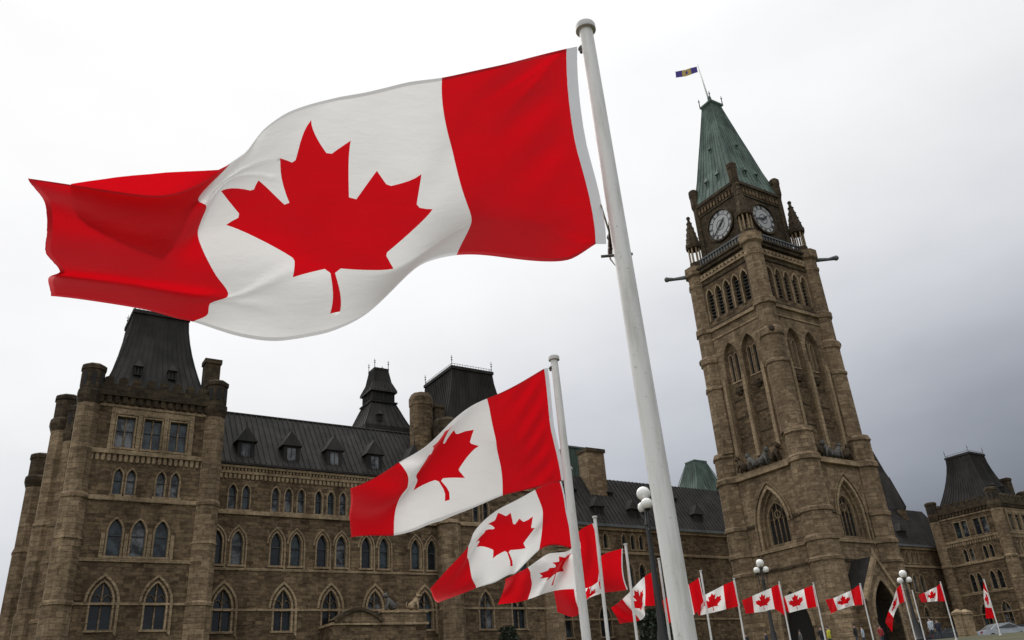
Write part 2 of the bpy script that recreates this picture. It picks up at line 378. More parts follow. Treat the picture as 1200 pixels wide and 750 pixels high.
# ------------------------------------------------------------------ ground
gb = MB(); SS = [-400, -120, -20, 0, 20, 40, 58, 66, 70, 74, 78, 82, 86, 100, 140, 200, 400, 1200]; QQ = [-1200, -300, -120, -60, -20, 0, 20, 60, 120, 300, 1200]
gv = []
for s in SS:
    for q in QQ:
        x = 0.8*s-0.6*q; y = 0.6*s+0.8*q; gv.append((x, y, ground_z(x, y)))
nq = len(QQ); gb.add(gv, [(i*nq+j, (i+1)*nq+j, (i+1)*nq+j+1, i*nq+j+1) for i in range(len(SS)-1) for j in range(nq-1)], 'grass')
tag(gb.build('ground', smooth=True), kind='structure')
def strip(name, s0, s1, q0, q1, up, m):
    b_ = MB(); ss = [s0+(s1-s0)*i/6 for i in range(7)]; vs = []
    for s in ss:
        for q in (q0, q1):
            x = 0.8*s-0.6*q; y = 0.6*s+0.8*q; vs.append((x, y, ground_z(x, y)+up))
    b_.add(vs, [(2*i, 2*i+2, 2*i+3, 2*i+1) for i in range(6)], m); return tag(b_.build(name), kind='structure')
strip('road', 88, 97, -150, 100, 0.01, 'asphalt')
strip('pavement', 97.2, 103, -150, 100, 0.12, 'paving')

# ------------------------------------------------------------------ the long parliament building
PB = thing('parliament_building', (60, 95, 3), 'long dark sandstone Gothic parliament building with steep grey roofs behind the flags', 'building')
G0 = 1.0      # foundation level

def mansard(x0, x1, y0, y1, z0, z1, tx, ty, m='roof', bell=0.35, steps=7, rods=True, seam=0.7):
    """bell-cast hipped roof with a flat railed top"""
    mb = MB(); rings = []
    for i in range(steps+1):
        q = i/steps; k = 1-(1-q)**(1+bell*1.6)     # flares out at the foot
        a = x0+(tx[0]-x0)*k; b_ = x1+(tx[1]-x1)*k; c = y0+(ty[0]-y0)*k; d = y1+(ty[1]-y1)*k; z = z0+(z1-z0)*q
        rings.append([(a, c, z), (b_, c, z), (b_, d, z), (a, d, z)])
    mb.loft(rings, m)
    for i in range(steps):
        for k in range(4):
            A, B, A2, B2 = rings[i][k], rings[i][(k+1) % 4], rings[i+1][k], rings[i+1][(k+1) % 4]
            if k == 2 or k == 1 and x0 < 60 and False: continue
            L = (Vector(rings[0][k])-Vector(rings[0][(k+1) % 4])).length
            seams(mb, A, B, A2, B2, max(2, int(L/seam)), m, 0.04)
    T = rings[-1]; mb.box(T[0][0]-0.2, T[1][0]+0.2, T[0][1]-0.2, T[2][1]+0.2, z1-0.05, z1+0.35, m)
    o = mb.build('roof', PB)
    if rods:
        r = MB()
        for p in T: pinnacle_rod(r, p[0], p[1], z1+0.35, 1.5)
        for k in range(4):
            A, B = Vector(T[k]), Vector(T[(k+1) % 4]); n = int((B-A).length/0.4)
            for i in range(n+1):
                p = A.lerp(B, i/n); r.tube([p+Vector((0, 0, 0.3)), p+Vector((0, 0, 0.75))], 0.025, 'iron', 4)
            r.tube([A+Vector((0, 0, 0.7)), B+Vector((0, 0, 0.7))], 0.03, 'iron', 4)
        r.build('roof_railing', o)
    return o
def lucarne(parent, x, y, z, w, h, face='s', m='roof', finial=True, pane='blind', name='dormer'):
    """small gabled roof window facing south or west"""
    mb = MB(); f = south(y) if face == 's' else west(x); c = x if face == 's' else y; dp = 2.2
    P = [(c-w/2, z), (c+w/2, z), (c+w/2, z+h*0.52), (c-w/2, z+h*0.52)]; H = rect(c, z+0.18, z+h*0.44, w*0.56)
    wall(mb, f, c-w/2, c+w/2, z, z+h*0.52, [H], m, 0.15)
    mb.slab([(c-w/2, z), (c-w/2+0.08, z), (c-w/2+0.08, z+h*0.52), (c-w/2, z+h*0.52)], f, 0.01, dp, m)
    mb.slab([(c+w/2-0.08, z), (c+w/2, z), (c+w/2, z+h*0.52), (c+w/2-0.08, z+h*0.52)], f, 0.01, dp, m)
    e = w*0.14
    mb.add([f(c-w/2-e, z+h*0.48, -0.2), f(c+w/2+e, z+h*0.48, -0.2), f(c, z+h*0.94, 0.25), f(c-w/2-e, z+h*0.48, dp), f(c+w/2+e, z+h*0.48, dp), f(c, z+h*0.94, dp+0.6)],
           [(0, 1, 2), (0, 2, 5, 3), (1, 4, 5, 2), (0, 3, 4, 1)], m)
    if finial:
        p = f(c, z+h*0.88, 0.25); mb.tube([p, (p[0], p[1], p[2]+h*0.3)], [0.07, 0.02], 'iron', 5)
    o = mb.build(name, parent); g_ = MB(); g_.add([f(a, zz, 0.13) for a, zz in H], [(0, 1, 2, 3)], pane); g_.build('pane', o)
    fr = MB(); fr.slab([(c-0.035, z+0.18), (c+0.035, z+0.18), (c+0.035, z+h*0.44), (c-0.035, z+h*0.44)], f, 0.05, 0.11, 'frame'); fr.build('glazing_bar', o)
    return o

def pavilion(dx, west_windows):
    """corner pavilion: four storeys, octagonal corner turrets, parapet and mansard roof"""
    Y = 84.0; f = south(Y); X0, X1 = 7.3+dx, 19.0+dx
    lo = [arch(10.75+dx, 9.05, 13.1, 1.8), arch(15.25+dx, 9.05, 13.1, 1.8)]
    tri = [arch(11.1+dx, 15.35, 18.7, 1.2), arch(13.1+dx, 15.35, 18.7, 1.2), arch(15.1+dx, 15.35, 18.7, 1.2)]
    lan = [arch(a+dx, 20.95, 23.4, 0.76) for a in (10.72, 11.85, 14.5, 15.8)]
    top = [rect(a+dx, 25.45, 28.5, 1.62) for a in (10.75, 13.2, 15.6)]
    low = [arch(a+dx, 3.2, 6.6, 1.5) for a in (10.75, 15.25)]
    wb = MB(); wall(wb, f, X0, X1, G0, 30.7, low+lo+tri+lan+top, 'rubble', 0.38, 'trim')
    # light ashlar field round the top windows
    fw = west(X0+0.1); wl = []
    if west_windows:
        for a in (88.2, 92.2):
            wl += [arch(a, 9.05, 13.1, 1.7), arch(a-0.7, 15.35, 18.7, 1.0), arch(a+0.7, 15.35, 18.7, 1.0), arch(a-0.62, 20.95, 23.4, 0.75), arch(a+0.62, 20.95, 23.4, 0.75), rect(a-0.75, 25.45, 28.5, 1.2), rect(a+0.75, 25.45, 28.5, 1.2)]
    wall(wb, fw, Y+0.02, 97.5, G0, 30.7, wl, 'rubble', 0.38, 'trim')
    wb.add([(X1, Y, G0), (X1, 98, G0), (X1, 98, 30.7), (X1, Y, 30.7)], [(0, 1, 2, 3)], 'rubble')
    wb.add([(X0+0.1, 97.5, G0), (X1, 97.5, G0), (X1, 97.5, 30.7), (X0+0.1, 97.5, 30.7)], [(0, 1, 2, 3)], 'rubble')
    wb.build('wall', PB)
    for i, P in enumerate(low+lo): window(PB, f, P, 2, True, 0.38, ['glass', 'glass_dark'][i % 2], tracery=i > 1)
    for i, P in enumerate(tri): window(PB, f, P, 1, True, 0.38, 'glass')
    for i, P in enumerate(lan): window(PB, f, P, 1, True, 0.38, 'glass' if i % 2 else 'blind', sur=0.13)
    for i, P in enumerate(top): window(PB, f, P, 2, True, 0.38, ['blind', 'glass', 'glass'][i], sur=0.14, tracery=False)
    for i, P in enumerate(wl): window(PB, fw, P, 2 if i % 7 == 0 else 1, True, 0.38, 'glass_dark', sur=0.13)
    tb = MB()
    for ff, a0, a1 in ((f, X0+0.6, X1-0.6),) + (((fw, Y+1.4, 97.4),) if True else ()):
        for z, h, o_ in ((11.12, 0.2, 0.1), (14.85, 0.28, 0.12), (20.35, 0.4, 0.16), (24.75, 0.42, 0.2), (29.35, 0.25, 0.14), (30.45, 0.45, 0.36)):
            course(tb, ff, a0, a1, z, h, o_, 'trim' if z < 30 else 'soot')
        corbels(tb, ff, a0, a1, 24.05, 0.66, int((a1-a0)/0.5), 0.12)
        corbels(tb, ff, a0, a1, 29.75, 0.68, int((a1-a0)/0.7), 0.26, 'soot')
    for a in (9.55, 11.98, 14.4, 16.8): tb.slab([(a+dx-0.2, 25.2), (a+dx+0.2, 25.2), (a+dx+0.2, 29.3), (a+dx-0.2, 29.3)], f, -0.13, 0.1, 'trim')
    tb.slab([(9.75+dx, 28.72), (16.6+dx, 28.72), (16.6+dx, 29.3), (9.75+dx, 29.3)], f, -0.09, 0.1, 'trim')
    for a in (10.1, 12.1, 14.1, 16.1): tb.slab([(a+dx-0.16, 15.15), (a+dx+0.16, 15.15), (a+dx+0.16, 17.4), (a+dx-0.16, 17.4)], f, -0.12, 0.1, 'trim')
    # hood moulds
    for P in lo: tb.band(offset(P, 0.55)[1:], offset(P, 0.34)[1:], f, -0.16, 0.05, 'trim', close=False)
    tb.build('stone_band', PB)
    # parapet with merlons
    pb = MB()
    for ff, a0, a1 in ((f, X0+0.8, X1-0.8), (fw, Y+1.0, 97.4)):
        course(pb, ff, a0, a1, 30.9, 0.75, 0.28, 'soot', 0.25); n = int((a1-a0)/1.15); s = (a1-a0)/n
        for i in range(n):
            pb.slab([(a0+s*(i+0.18), 31.65), (a0+s*(i+0.82), 31.65), (a0+s*(i+0.82), 32.25), (a0+s*(i+0.5), 32.45), (a0+s*(i+0.18), 32.25)], ff, -0.26, 0.2, 'soot')
    pb.build('parapet', PB)
    # corner turrets
    for x, y in ((X0, Y+0.35), (X1, Y+0.35), (X0+0.2, 97.2)):
        ob = MB()
        octo(ob, x, y, [(1.42, G0), (1.42, 7.2), (1.30, 7.5), (1.28, 11.0), (1.36, 11.05), (1.36, 11.3), (1.22, 11.5), (1.2, 16.6), (1.28, 16.7), (1.16, 17.1), (1.14, 20.3), (1.26, 20.4), (1.26, 20.7), (1.06, 21.0), (1.05, 29.4)], 'ashlar')
        octo(ob, x, y, [(1.05, 29.4), (1.2, 30.2), (1.2, 30.7), (1.08, 30.8), (1.08, 32.8), (1.18, 32.85), (1.18, 33.25), (0.9, 33.45)], 'soot')
        for k in range(8):
            a = 2*math.pi*k/8; p = Vector((x+1.02*math.cos(a), y+1.02*math.sin(a), 0)); tdir = Vector((-math.sin(a), math.cos(a), 0))*0.2
            q = Vector((math.cos(a), math.sin(a), 0))*0.012
            ob.add([p-tdir+q+Vector((0, 0, 31.2)), p+tdir+q+Vector((0, 0, 31.2)), p+tdir+q+Vector((0, 0, 32.5)), p-tdir+q+Vector((0, 0, 32.5))], [(0, 1, 2, 3)], 'dark')
        ob.build('turret', PB)
    mansard(X0+1.0, X1-0.8, Y+0.9, 96.5, 31.4, 41.6, (X0+3.3, X1-2.9), (88.0, 93.0))
    ch = MB(); ch.box(X1-1.0, X1+0.55, 86.0, 87.4, 30.5, 36.2, 'soot'); ch.box(X1-1.12, X1+0.67, 85.88, 87.52, 36.2, 36.7, 'soot'); ch.build('chimney', PB)
    for a in (X0+4.1, X0+7.4): lucarne(PB, a, Y+1.6, 33.6, 0.75, 1.9, 's', pane='dark', finial=False)
pavilion(0, False)
pavilion(157.0, True)
# west flank with two lesser turrets beyond the pavilion
wf = MB(); wf.box(6.3, 20, 97.6, 113, G0, 29.5, 'rubble')
wf.build('wall', PB)
for (px0, px1, py, yy, zr) in ((71, 91, 466, 98.3, 35.2), (38, 62, 534, 113.0, 31.2)):
    a = at(px0, py, Y=yy); b_ = at(px1, py, Y=yy); x = (a[0]+b_[0])/2; r = max(1.25, (b_[0]-a[0])/2*1.05); z = a[2]
    ob = MB(); octo(ob, x, yy, [(r*1.3, G0), (r*1.3, 12), (r*1.18, 12.4), (r*1.12, 20.4), (r*1.2, 20.6), (r*1.02, 21.2), (r, z-4.0)], 'ashlar')
    octo(ob, x, yy, [(r, z-4.0), (r*1.22, z-3.2), (r*1.22, z-2.8), (r*1.0, z-2.5), (r*1.0, z-0.5), (r*1.1, z-0.4), (r*1.1, z), (r*0.85, z+0.2)], 'soot'); ob.build('turret', PB)

# west range
f = south(87.0); wb = MB(); W3 = []; W2 = []; W1 = []; W0 = []
for c, k in ((22.8, 2), (28.0, 3), (32.75, 3), (38.0, 3), (43.6, 3), (51.2, 2), (55.8, 2)):
    W3 += [arch(c+(i-(k-1)/2)*1.4, 20.98, 23.55, 0.78) for i in range(k)]
for a in (20.9, 22.95, 26.95, 29.05, 31.9, 34.05, 36.95, 39.05, 42.95, 45.0, 50.2, 52.2, 54.8, 56.8): W2.append(arch(a, 15.45, 18.8, 1.12, 1.05))
for a in (21.95, 27.95, 33.0, 38.0, 44.0): W1.append(arch(a, 9.12, 13.1, 1.75, 1.05)); W0.append(arch(a, 3.2, 6.4, 1.4))
wall(wb, f, 19.2, 46.5, G0, 25.5, [p for p in W3+W2 if p[1][0] < 46.3]+W1+W0, 'rubble', 0.4, 'trim')
wb.build('wall', PB)
for i, P in enumerate([p for p in W3 if p[1][0] < 46.3]): window(PB, f, P, 1, True, 0.4, ['glass_dark', 'glass', 'blind', 'glass_dark', 'glass'][i % 5], sur=0.13)
for i, P in enumerate([p for p in W2 if p[1][0] < 46.3]): window(PB, f, P, 1, True, 0.4, 'glass' if i % 3 else 'glass_dark', sur=0.17)
for i, P in enumerate(W1+W0): window(PB, f, P, 2, False, 0.4, 'glass_dark', sur=0.2, tracery=True)
tb = MB()
for z, h, o_ in ((11.0, 0.22, 0.12), (20.45, 0.42, 0.2), (14.9, 0.22, 0.1)): course(tb, f, 20.1, 46.0, z, h, o_)
corbels(tb, f, 20.1, 46.0, 24.15, 0.5, 56, 0.14); course(tb, f, 20.1, 46.0, 24.7, 0.3, 0.16); corbels(tb, f, 20.1, 46.0, 25.0, 0.3, 70, 0.22); course(tb, f, 20.1, 46.0, 25.3, 0.25, 0.3)
for P in W1: tb.band(offset(P, 0.6)[1:], offset(P, 0.38)[1:], f, -0.16, 0.05, 'trim', close=False)
for P in W2:
    if P[1][0] < 46.3: tb.band(offset(P, 0.44)[1:], offset(P, 0.28)[1:], f, -0.12, 0.05, 'trim', close=False)
tb.build('stone_band', PB)
rb = MB(); E_, R_ = (86.55, 25.6), (92.0, 33.0)
rb.loft([[(19.5, E_[0], E_[1]), (19.5, E_[0], E_[1]+0.22), (19.5, R_[0], R_[1]), (19.5, 97.5, 25.6)], [(47, E_[0], E_[1]), (47, E_[0], E_[1]+0.22), (47, R_[0], R_[1]), (47, 97.5, 25.6)]], 'roof')
seams(rb, (19.8, E_[0]+0.1, E_[1]+0.34), (46.8, E_[0]+0.1, E_[1]+0.34), (19.8, R_[0], R_[1]), (46.8, R_[0], R_[1]), 44, 'roof', 0.05)
rb.tube([(19.5, R_[0], R_[1]+0.05), (47, R_[0], R_[1]+0.05)], 0.14, 'roof', 6)
rb.build('roof', PB)
for a in (23.2, 28.15, 33.1, 38.0, 43.2): lucarne(PB, a, 87.1, 26.4, 1.8, 4.0, 's')
# ventilation turret on the ridge behind
def vent(x0, x1, y, z0, parent):
    mb = MB(); c = (x0+x1)/2; w = (x1-x0)/2
    def ring(k, z): return [(c-w*k, y-w*k, z), (c+w*k, y-w*k, z), (c+w*k, y+w*k, z), (c-w*k, y+w*k, z)]
    prof = [(1.0, z0-4), (1.0, z0), (0.80, z0+1.5), (0.62, z0+3.0), (0.54, z0+3.6), (0.60, z0+3.7), (0.60, z0+3.9), (0.49, z0+4.0), (0.49, z0+5.2), (0.60, z0+5.3), (0.58, z0+5.5), (0.40, z0+6.9), (0.31, z0+8.6), (0.33, z0+8.7), (0.33, z0+9.0)]
    mb.loft([ring(k, z) for k, z in prof], 'roof')
    for i in range(len(prof)-1):
        if prof[i+1][1]-prof[i][1] > 0.6 and i > 0:
            A, B = ring(*prof[i]), ring(*prof[i+1])
            for k in (0, 3): seams(mb, A[k], A[(k+1) % 4], B[k], B[(k+1) % 4], 7, 'roof', 0.035)
    for i in range(5):
        a = c-w*0.38+w*0.76*i/4; mb.box(a-0.18, a+0.18, y-w*0.505, y-w*0.45, z0+4.1, z0+5.1, 'dark')
    for p in ring(0.31, z0+9.0): pinnacle_rod(mb, p[0], p[1], z0+9.0, 1.25)
    o = mb.build('ventilation_turret', parent)
    lucarne(o, c-w*0.35, y-w*0.97, z0+0.6, 0.7, 1.8, 's', pane='dark', finial=False); return o
vent(40.4, 46.9, 99.0, 35.2, PB)

# middle-west tower block
Y = 86.0; f = south(Y); wb = MB()
G2 = [arch(51.3, 9.0, 13.05, 1.75, 1.05), arch(55.7, 9.0, 13.05, 1.75, 1.05)]; H2 = [p for p in W2 if p[1][0] > 46.5]; H3 = [p for p in W3 if p[1][0] > 46.5]
H4 = [arch(50.6+1.9*i, 26.4, 29.4, 1.1) for i in range(4)]
wall(wb, f, 46.0, 61.0, G0, 31.5, G2+H2+H3+H4, 'rubble', 0.4, 'trim')
wall(wb, west(46.0), Y, 99, G0, 31.5, [], 'rubble'); wb.add([(61.0, Y, G0), (61.0, 101, G0), (61.0, 101, 31.5), (61.0, Y, 31.5), (46, 99, 31.4), (46, Y, 31.4), (61, Y, 31.4), (61, 99, 31.4)], [(0, 1, 2, 3), (4, 5, 6, 7)], 'rubble')
wb.build('wall', PB)
for P in G2: window(PB, f, P, 2, False, 0.4, 'glass_dark', sur=0.2, tracery=True)
for P in H2: window(PB, f, P, 1, True, 0.4, 'glass', sur=0.16)
for P in H3+H4: window(PB, f, P, 1, True, 0.4, 'glass_dark', sur=0.13)
tb = MB()
for z, h, o_ in ((11.1, 0.22, 0.12), (20.45, 0.42, 0.2), (14.9, 0.22, 0.1), (25.2, 0.4, 0.2), (30.9, 0.5, 0.35)): course(tb, f, 46.2, 60.9, z, h, o_)
tb.build('stone_band', PB)
for x, r in ((46.9, 1.35), (60.6, 1.25)):
    ob = MB(); octo(ob, x, Y+0.2, [(r*1.15, G0), (r*1.15, 11), (r*1.05, 11.3), (r, 20.4), (r*1.1, 20.5), (r*0.95, 21), (r*0.92, 30.6)], 'ashlar'); octo(ob, x, Y+0.2, [(r*0.92, 30.6), (r*1.1, 31.2), (r*1.1, 33), (r*0.9, 33.4)], 'soot'); ob.build('turret', PB)
mansard(46.8, 58.6, Y+0.8, 98.0, 31.6, 41.1, (48.9, 54.9), (87.6, 95.2))
ch = MB(); octo(ch, 44.5, 88.0, [(1.42, 24), (1.42, 35.2), (1.5, 35.3), (1.5, 36.3), (1.2, 36.9)], 'rubble'); ch.build('chimney', PB)
ch = MB(); ch.box(46.3, 47.5, 87.6, 88.8, 31, 35.4, 'soot'); ch.box(46.2, 47.6, 87.5, 88.9, 35.4, 35.8, 'soot'); ch.build('chimney', PB)

# recessed ranges either side of the clock tower
def recessed(x0, x1, xs, dorm):
    Y = 100.0; f = south(Y); wb = MB(); A3 = []; A2 = []; A1 = []
    for c in xs:
        A3 += [arch(c+(i-1)*1.7, 21.7, 24.0, 0.9) for i in range(3)]; A2 += [arch(c-1.2, 16.2, 19.6, 1.3), arch(c+1.2, 16.2, 19.6, 1.3)]; A1.append(arch(c, 9.2, 13.6, 2.0))
    wall(wb, f, x0, x1, G0, 25.2, A3+A2+A1, 'rubble', 0.45, 'trim'); wb.build('wall', PB)
    for i, P in enumerate(A3): window(PB, f, P, 1, False, 0.45, 'glass_dark', sur=0.13)
    for P in A2: window(PB, f, P, 1, True, 0.45, 'glass_dark', sur=0.15)
    for P in A1: window(PB, f, P, 2, False, 0.45, 'glass_dark', sur=0.2)
    tb = MB()
    for z, h, o_ in ((11.4, 0.25, 0.12), (20.9, 0.4, 0.22), (24.4, 0.5, 0.3)): course(tb, f, x0, x1, z, h, o_)
    tb.build('stone_band', PB)
    rb = MB(); rb.loft([[(x, 99.5, 24.9), (x, 99.5, 25.2), (x, 105.2, 34.0), (x, 111, 24.9)] for x in (x0, x1)], 'roof')
    seams(rb, (x0+0.2, 99.65, 25.4), (x1-0.2, 99.65, 25.4), (x0+0.2, 105.2, 34.0), (x1-0.2, 105.2, 34.0), int((x1-x0)/0.8), 'roof', 0.05)
    rb.box(x0, x1, 99.35, 99.6, 24.85, 25.25, 'lead'); rb.build('roof', PB)
    for c in dorm:
        lucarne(PB, c, 100.5, 26.4, 1.9, 3.6, 's', pane='dark'); lucarne(PB, c-2.6, 103.0, 30.2, 1.2, 2.1, 's', pane='dark', finial=False)
recessed(61.0, 112, [65.5, 72.5, 79.5, 86.5], [66.5, 73.5, 81.0, 88.2, 95.0, 102])
recessed(112, 174, [137, 144, 151, 158], [134, 142, 150, 158])
cl, cr_ = at(689, 545, Y=103), at(709, 545, Y=103); cx0, cx1, cz = float(cl[0]), float(cr_[0]), float(at(700, 526, Y=103)[2])
ch = MB(); ch.box(cx0, cx1, 103, 105.4, 30, cz-0.6, 'ashlar'); ch.box(cx0-0.2, cx1+0.2, 102.8, 105.6, cz-0.6, cz, 'soot'); ch.build('chimney', PB)
def copper_roof(x0, x1, y0, y1, z0, z1, k):
    mb = MB(); cx, cy = (x0+x1)/2, (y0+y1)/2
    rg = lambda q, z: [(cx+(a-cx)*q, cy+(b-cy)*q, z) for a, b in ((x0, y0), (x1, y0), (x1, y1), (x0, y1))]
    mb.loft([rg(1, z0-5), rg(1, z0), rg((1+k)/2*0.96, (z0+z1)/2), rg(k, z1), rg(k*1.1, z1+0.05), rg(k*1.1, z1+0.35)], 'copper')
    for j in (0, 3): seams(mb, rg(1, z0)[j], rg(1, z0)[(j+1) % 4], rg(k, z1)[j], rg(k, z1)[(j+1) % 4], 9, 'copper', 0.05)
    return mb.build('roof', PB)
a = at(817, 574, Y=113); b_ = at(857, 577, Y=113); tz = at(824, 543, Y=116)
copper_roof(a[0], b_[0], 113, 113+(b_[0]-a[0])*0.8, a[2]-1, tz[2], 0.34)
a = at(669, 560, Y=108); b_ = at(690, 560, Y=108); tz = at(680, 525, Y=108)
copper_roof(a[0], b_[0]+1.5, 108, 114, a[2]-2, tz[2], 0.8)
# steep pyramid roof of the block just east of the tower
a = at(1016, 520, Y=108); b_ = at(1060, 594, Y=103)
mb = MB(); x1 = float(b_[0]); xa = float(a[0]); ze = float(b_[2]); za = float(a[2])
def rgx(w_, y0, y1, z): return [(xa-w_, y0, z), (xa+w_, y0, z), (xa+w_, y1, z), (xa-w_, y1, z)]
ww = x1-xa
mb.loft([rgx(ww, 103, 119, ze-0.4), rgx(ww, 103, 119, ze), rgx(ww*0.5, 105.0, 117, ze+(za-ze)*0.45), rgx(0.6, 108, 114, za)], 'roof')
seams(mb, (xa-ww, 103, ze), (xa+ww, 103, ze), (xa-ww*0.5, 105, ze+(za-ze)*0.45), (xa+ww*0.5, 105, ze+(za-ze)*0.45), 12, 'roof', 0.05); mb.build('roof', PB)
mb = MB(); mb.box(xa-ww+0.4, x1-0.4, 103.4, 118.4, G0, ze-0.4, 'rubble'); mb.build('wall', PB)

# ------------------------------------------------------------------ carved entrance porch on the west range
PO = thing('entrance_porch', (37, 84, 2.2), 'low stone entrance porch with curved hood and carved beasts against the west range', 'porch')
mb = MB(); mb.box(31.9, 42.2, 83.2, 86.9, G0, 9.2, 'rubble'); mb.build('wall', PO)
mb = MB(); mb.box(31.7, 42.4, 83.0, 86.95, 9.2, 9.45, 'trim'); mb.box(37.2, 42.2, 83.2, 83.7, 9.45, 10.4, 'ashlar'); mb.box(37.0, 42.4, 83.05, 83.85, 10.4, 10.6, 'trim')
mb.build('parapet', PO)
hood = [(32.0+5.0*i/14, 9.4+1.15*math.sin(math.pi*i/14)) for i in range(15)]
mb = MB(); mb.slab(hood, south(83.0), 0.0, 1.2, 'ashlar'); mb.band([(x+(x-34.5)*0.1, z+0.28) for x, z in hood], hood, south(83.0), -0.3, 1.4, 'soot', close=False); mb.build('hood', PO)
def beast(x, y, z, s, flip, m='trim'):
    mb = MB(); k = -1 if flip else 1
    P = lambda a, b, c: (x+k*a*s, y+b*s, z+c*s)
    mb.tube([P(-0.55, 0, 0.25), P(-0.3, 0, 0.5), P(0.1, 0, 0.85), P(0.4, 0, 1.25)], [0.26*s, 0.36*s, 0.33*s, 0.22*s], m, 8)
    mb.sphere(P(0.52, 0, 1.5), 0.28*s, m, 8, 6); mb.tube([P(0.55, 0, 1.5), P(0.85, 0, 1.42)], [0.17*s, 0.1*s], m, 6)
    for b in (-0.2, 0.2):
        mb.tube([P(0.25, b, 0.9), P(0.42, b, 0.45), P(0.48, b, 0.0)], [0.14*s, 0.1*s, 0.11*s], m, 6); mb.tube([P(-0.4, b, 0.4), P(-0.1, b, 0.2), P(-0.3, b, 0.0)], [0.2*s, 0.14*s, 0.1*s], m, 6)
        mb.tube([P(0.45, b*0.7, 1.7), P(0.4, b*0.8, 1.92)], [0.07*s, 0.02*s], m, 5)
    mb.tube([P(-0.6, 0, 0.2), P(-0.9, 0, 0.5), P(-0.8, 0, 0.9)], [0.08*s, 0.06*s, 0.05*s], m, 5)
    return mb
beast(38.2, 83.5, 10.6, 1.0, True, 'grit').build('statue', PO, True); beast(40.9, 83.5, 10.6, 1.0, False, 'trim').build('statue', PO, True)

# ------------------------------------------------------------------ the clock tower
CX, CY = 93.5, 73.0
CT = thing('clock_tower', (CX, CY, 3.1), 'tall sandstone clock tower with green copper spire and clock faces right of the foreground pole', 'tower')
def tower_stage(hx, hy, z0, z1, sh, wh, m='rubble', reveal=0.5):
    mb = MB()
    wall(mb, south(CY-hy), CX-hx, CX+hx, z0, z1, sh, m, reveal, 'ashlar'); wall(mb, west(CX-hx), CY-hy, CY+hy, z0, z1, wh, m, reveal, 'ashlar')
    mb.add([(CX+hx, CY-hy, z0), (CX+hx, CY+hy, z0), (CX-hx, CY+hy, z0), (CX+hx, CY-hy, z1), (CX+hx, CY+hy, z1), (CX-hx, CY+hy, z1), (CX-hx, CY-hy, z1)], [(0, 1, 4, 3), (1, 2, 5, 4), (3, 4, 5, 6)], m)
    return mb.build('wall', CT)
def tband(mb, hx, hy, z, h, o_, m='trim'):
    b_ = MB(); b_.box(CX-hx-o_, CX+hx+o_, CY-hy-o_, CY+hy+o_, z, z+h, m); b_.build('stone_band', CT)
def tband_unused(mb, hx, hy, z, h, o_, m='trim'): mb.box(CX-hx-o_, CX+hx+o_, CY-hy-o_, CY+hy+o_, z, z+h, m)
# lower stage
HX, HY = 6.35, 6.9
bs = arch(CX+0.35, 17.1, 24.5, 4.6, 1.0, 10); bw = arch(CY-0.2, 17.1, 24.5, 4.6, 1.0, 10); cw = arch(CY-0.6, 3.0, 11.6, 4.6, 0.95, 10)
tower_stage(HX, HY, G0, 26.9, [bs], [bw, cw], 'ashlar', 1.1)
mb = MB(); mb.box(CX-HX+1.1, CX-HX+1.3, CY-4, CY+3, 2, 12.5, 'dark'); mb.build('carriage_arch_shadow', CT).name = 'carriage_arch_shade'  # dark slab standing in for the shade inside the open carriage arch
tb = MB()
for P, f in ((bs, south(CY-HY)), (bw, west(CX-HX))):
    tb = MB(); tb.band(offset(P, 0.35)[1:], offset(P, 0.01)[1:], f, -0.16, 0.1, 'trim', close=False); tb.band(offset(P, 0.85)[1:], offset(P, 0.6)[1:], f, -0.24, 0.1, 'ashlar', close=False); tb.build('arch_mould', CT)
tb = MB(); tb.band(offset(cw, 0.5)[1:], offset(cw, 0.01)[1:], west(CX-HX), -0.2, 0.1, 'trim', close=False)
tb.build('arch_mould', CT)
for P0, f, cc in ((bs, south(CY-HY), CX+0.35), (bw, west(CX-HX), CY-0.2)):
    # recessed stone screen with a four-light traceried window
    P = offset(P0, -0.35); inner = arch(cc, 17.35, 22.7, 3.1, 0.75, 8)
    mb = MB(); vs = [Vector(p) for p in P]+[Vector(p) for p in inner]; n1, n2 = len(P), len(inner)
    ov, oe, of, *_ = delaunay_2d_cdt(vs, [(i, (i+1) % n1) for i in range(n1)]+[(n1+i, n1+(i+1) % n2) for i in range(n2)], [], 0, 1e-6)
    fs = []
    for q in of:
        c_ = sum((ov[i] for i in q), Vector((0, 0)))/len(q)
        if inside(c_, P) and not inside(c_, inner): fs.append(tuple(q))
    mb.add([f(p.x, p.y, 0.75) for p in ov], fs, 'ashlar'); mb.band(P0, P, f, 0.4, 0.75, 'ashlar'); mb.band(offset(inner, 0.001), offset(inner, -0.02), f, 0.75, 1.2, 'trim'); mb.build('window_screen', CT)
    window(CT, lambda a, z, d=0, f=f: f(a, z, d+0.75), inner, 4, False, 0.35, 'dark', sur=0.1, tracery=True)
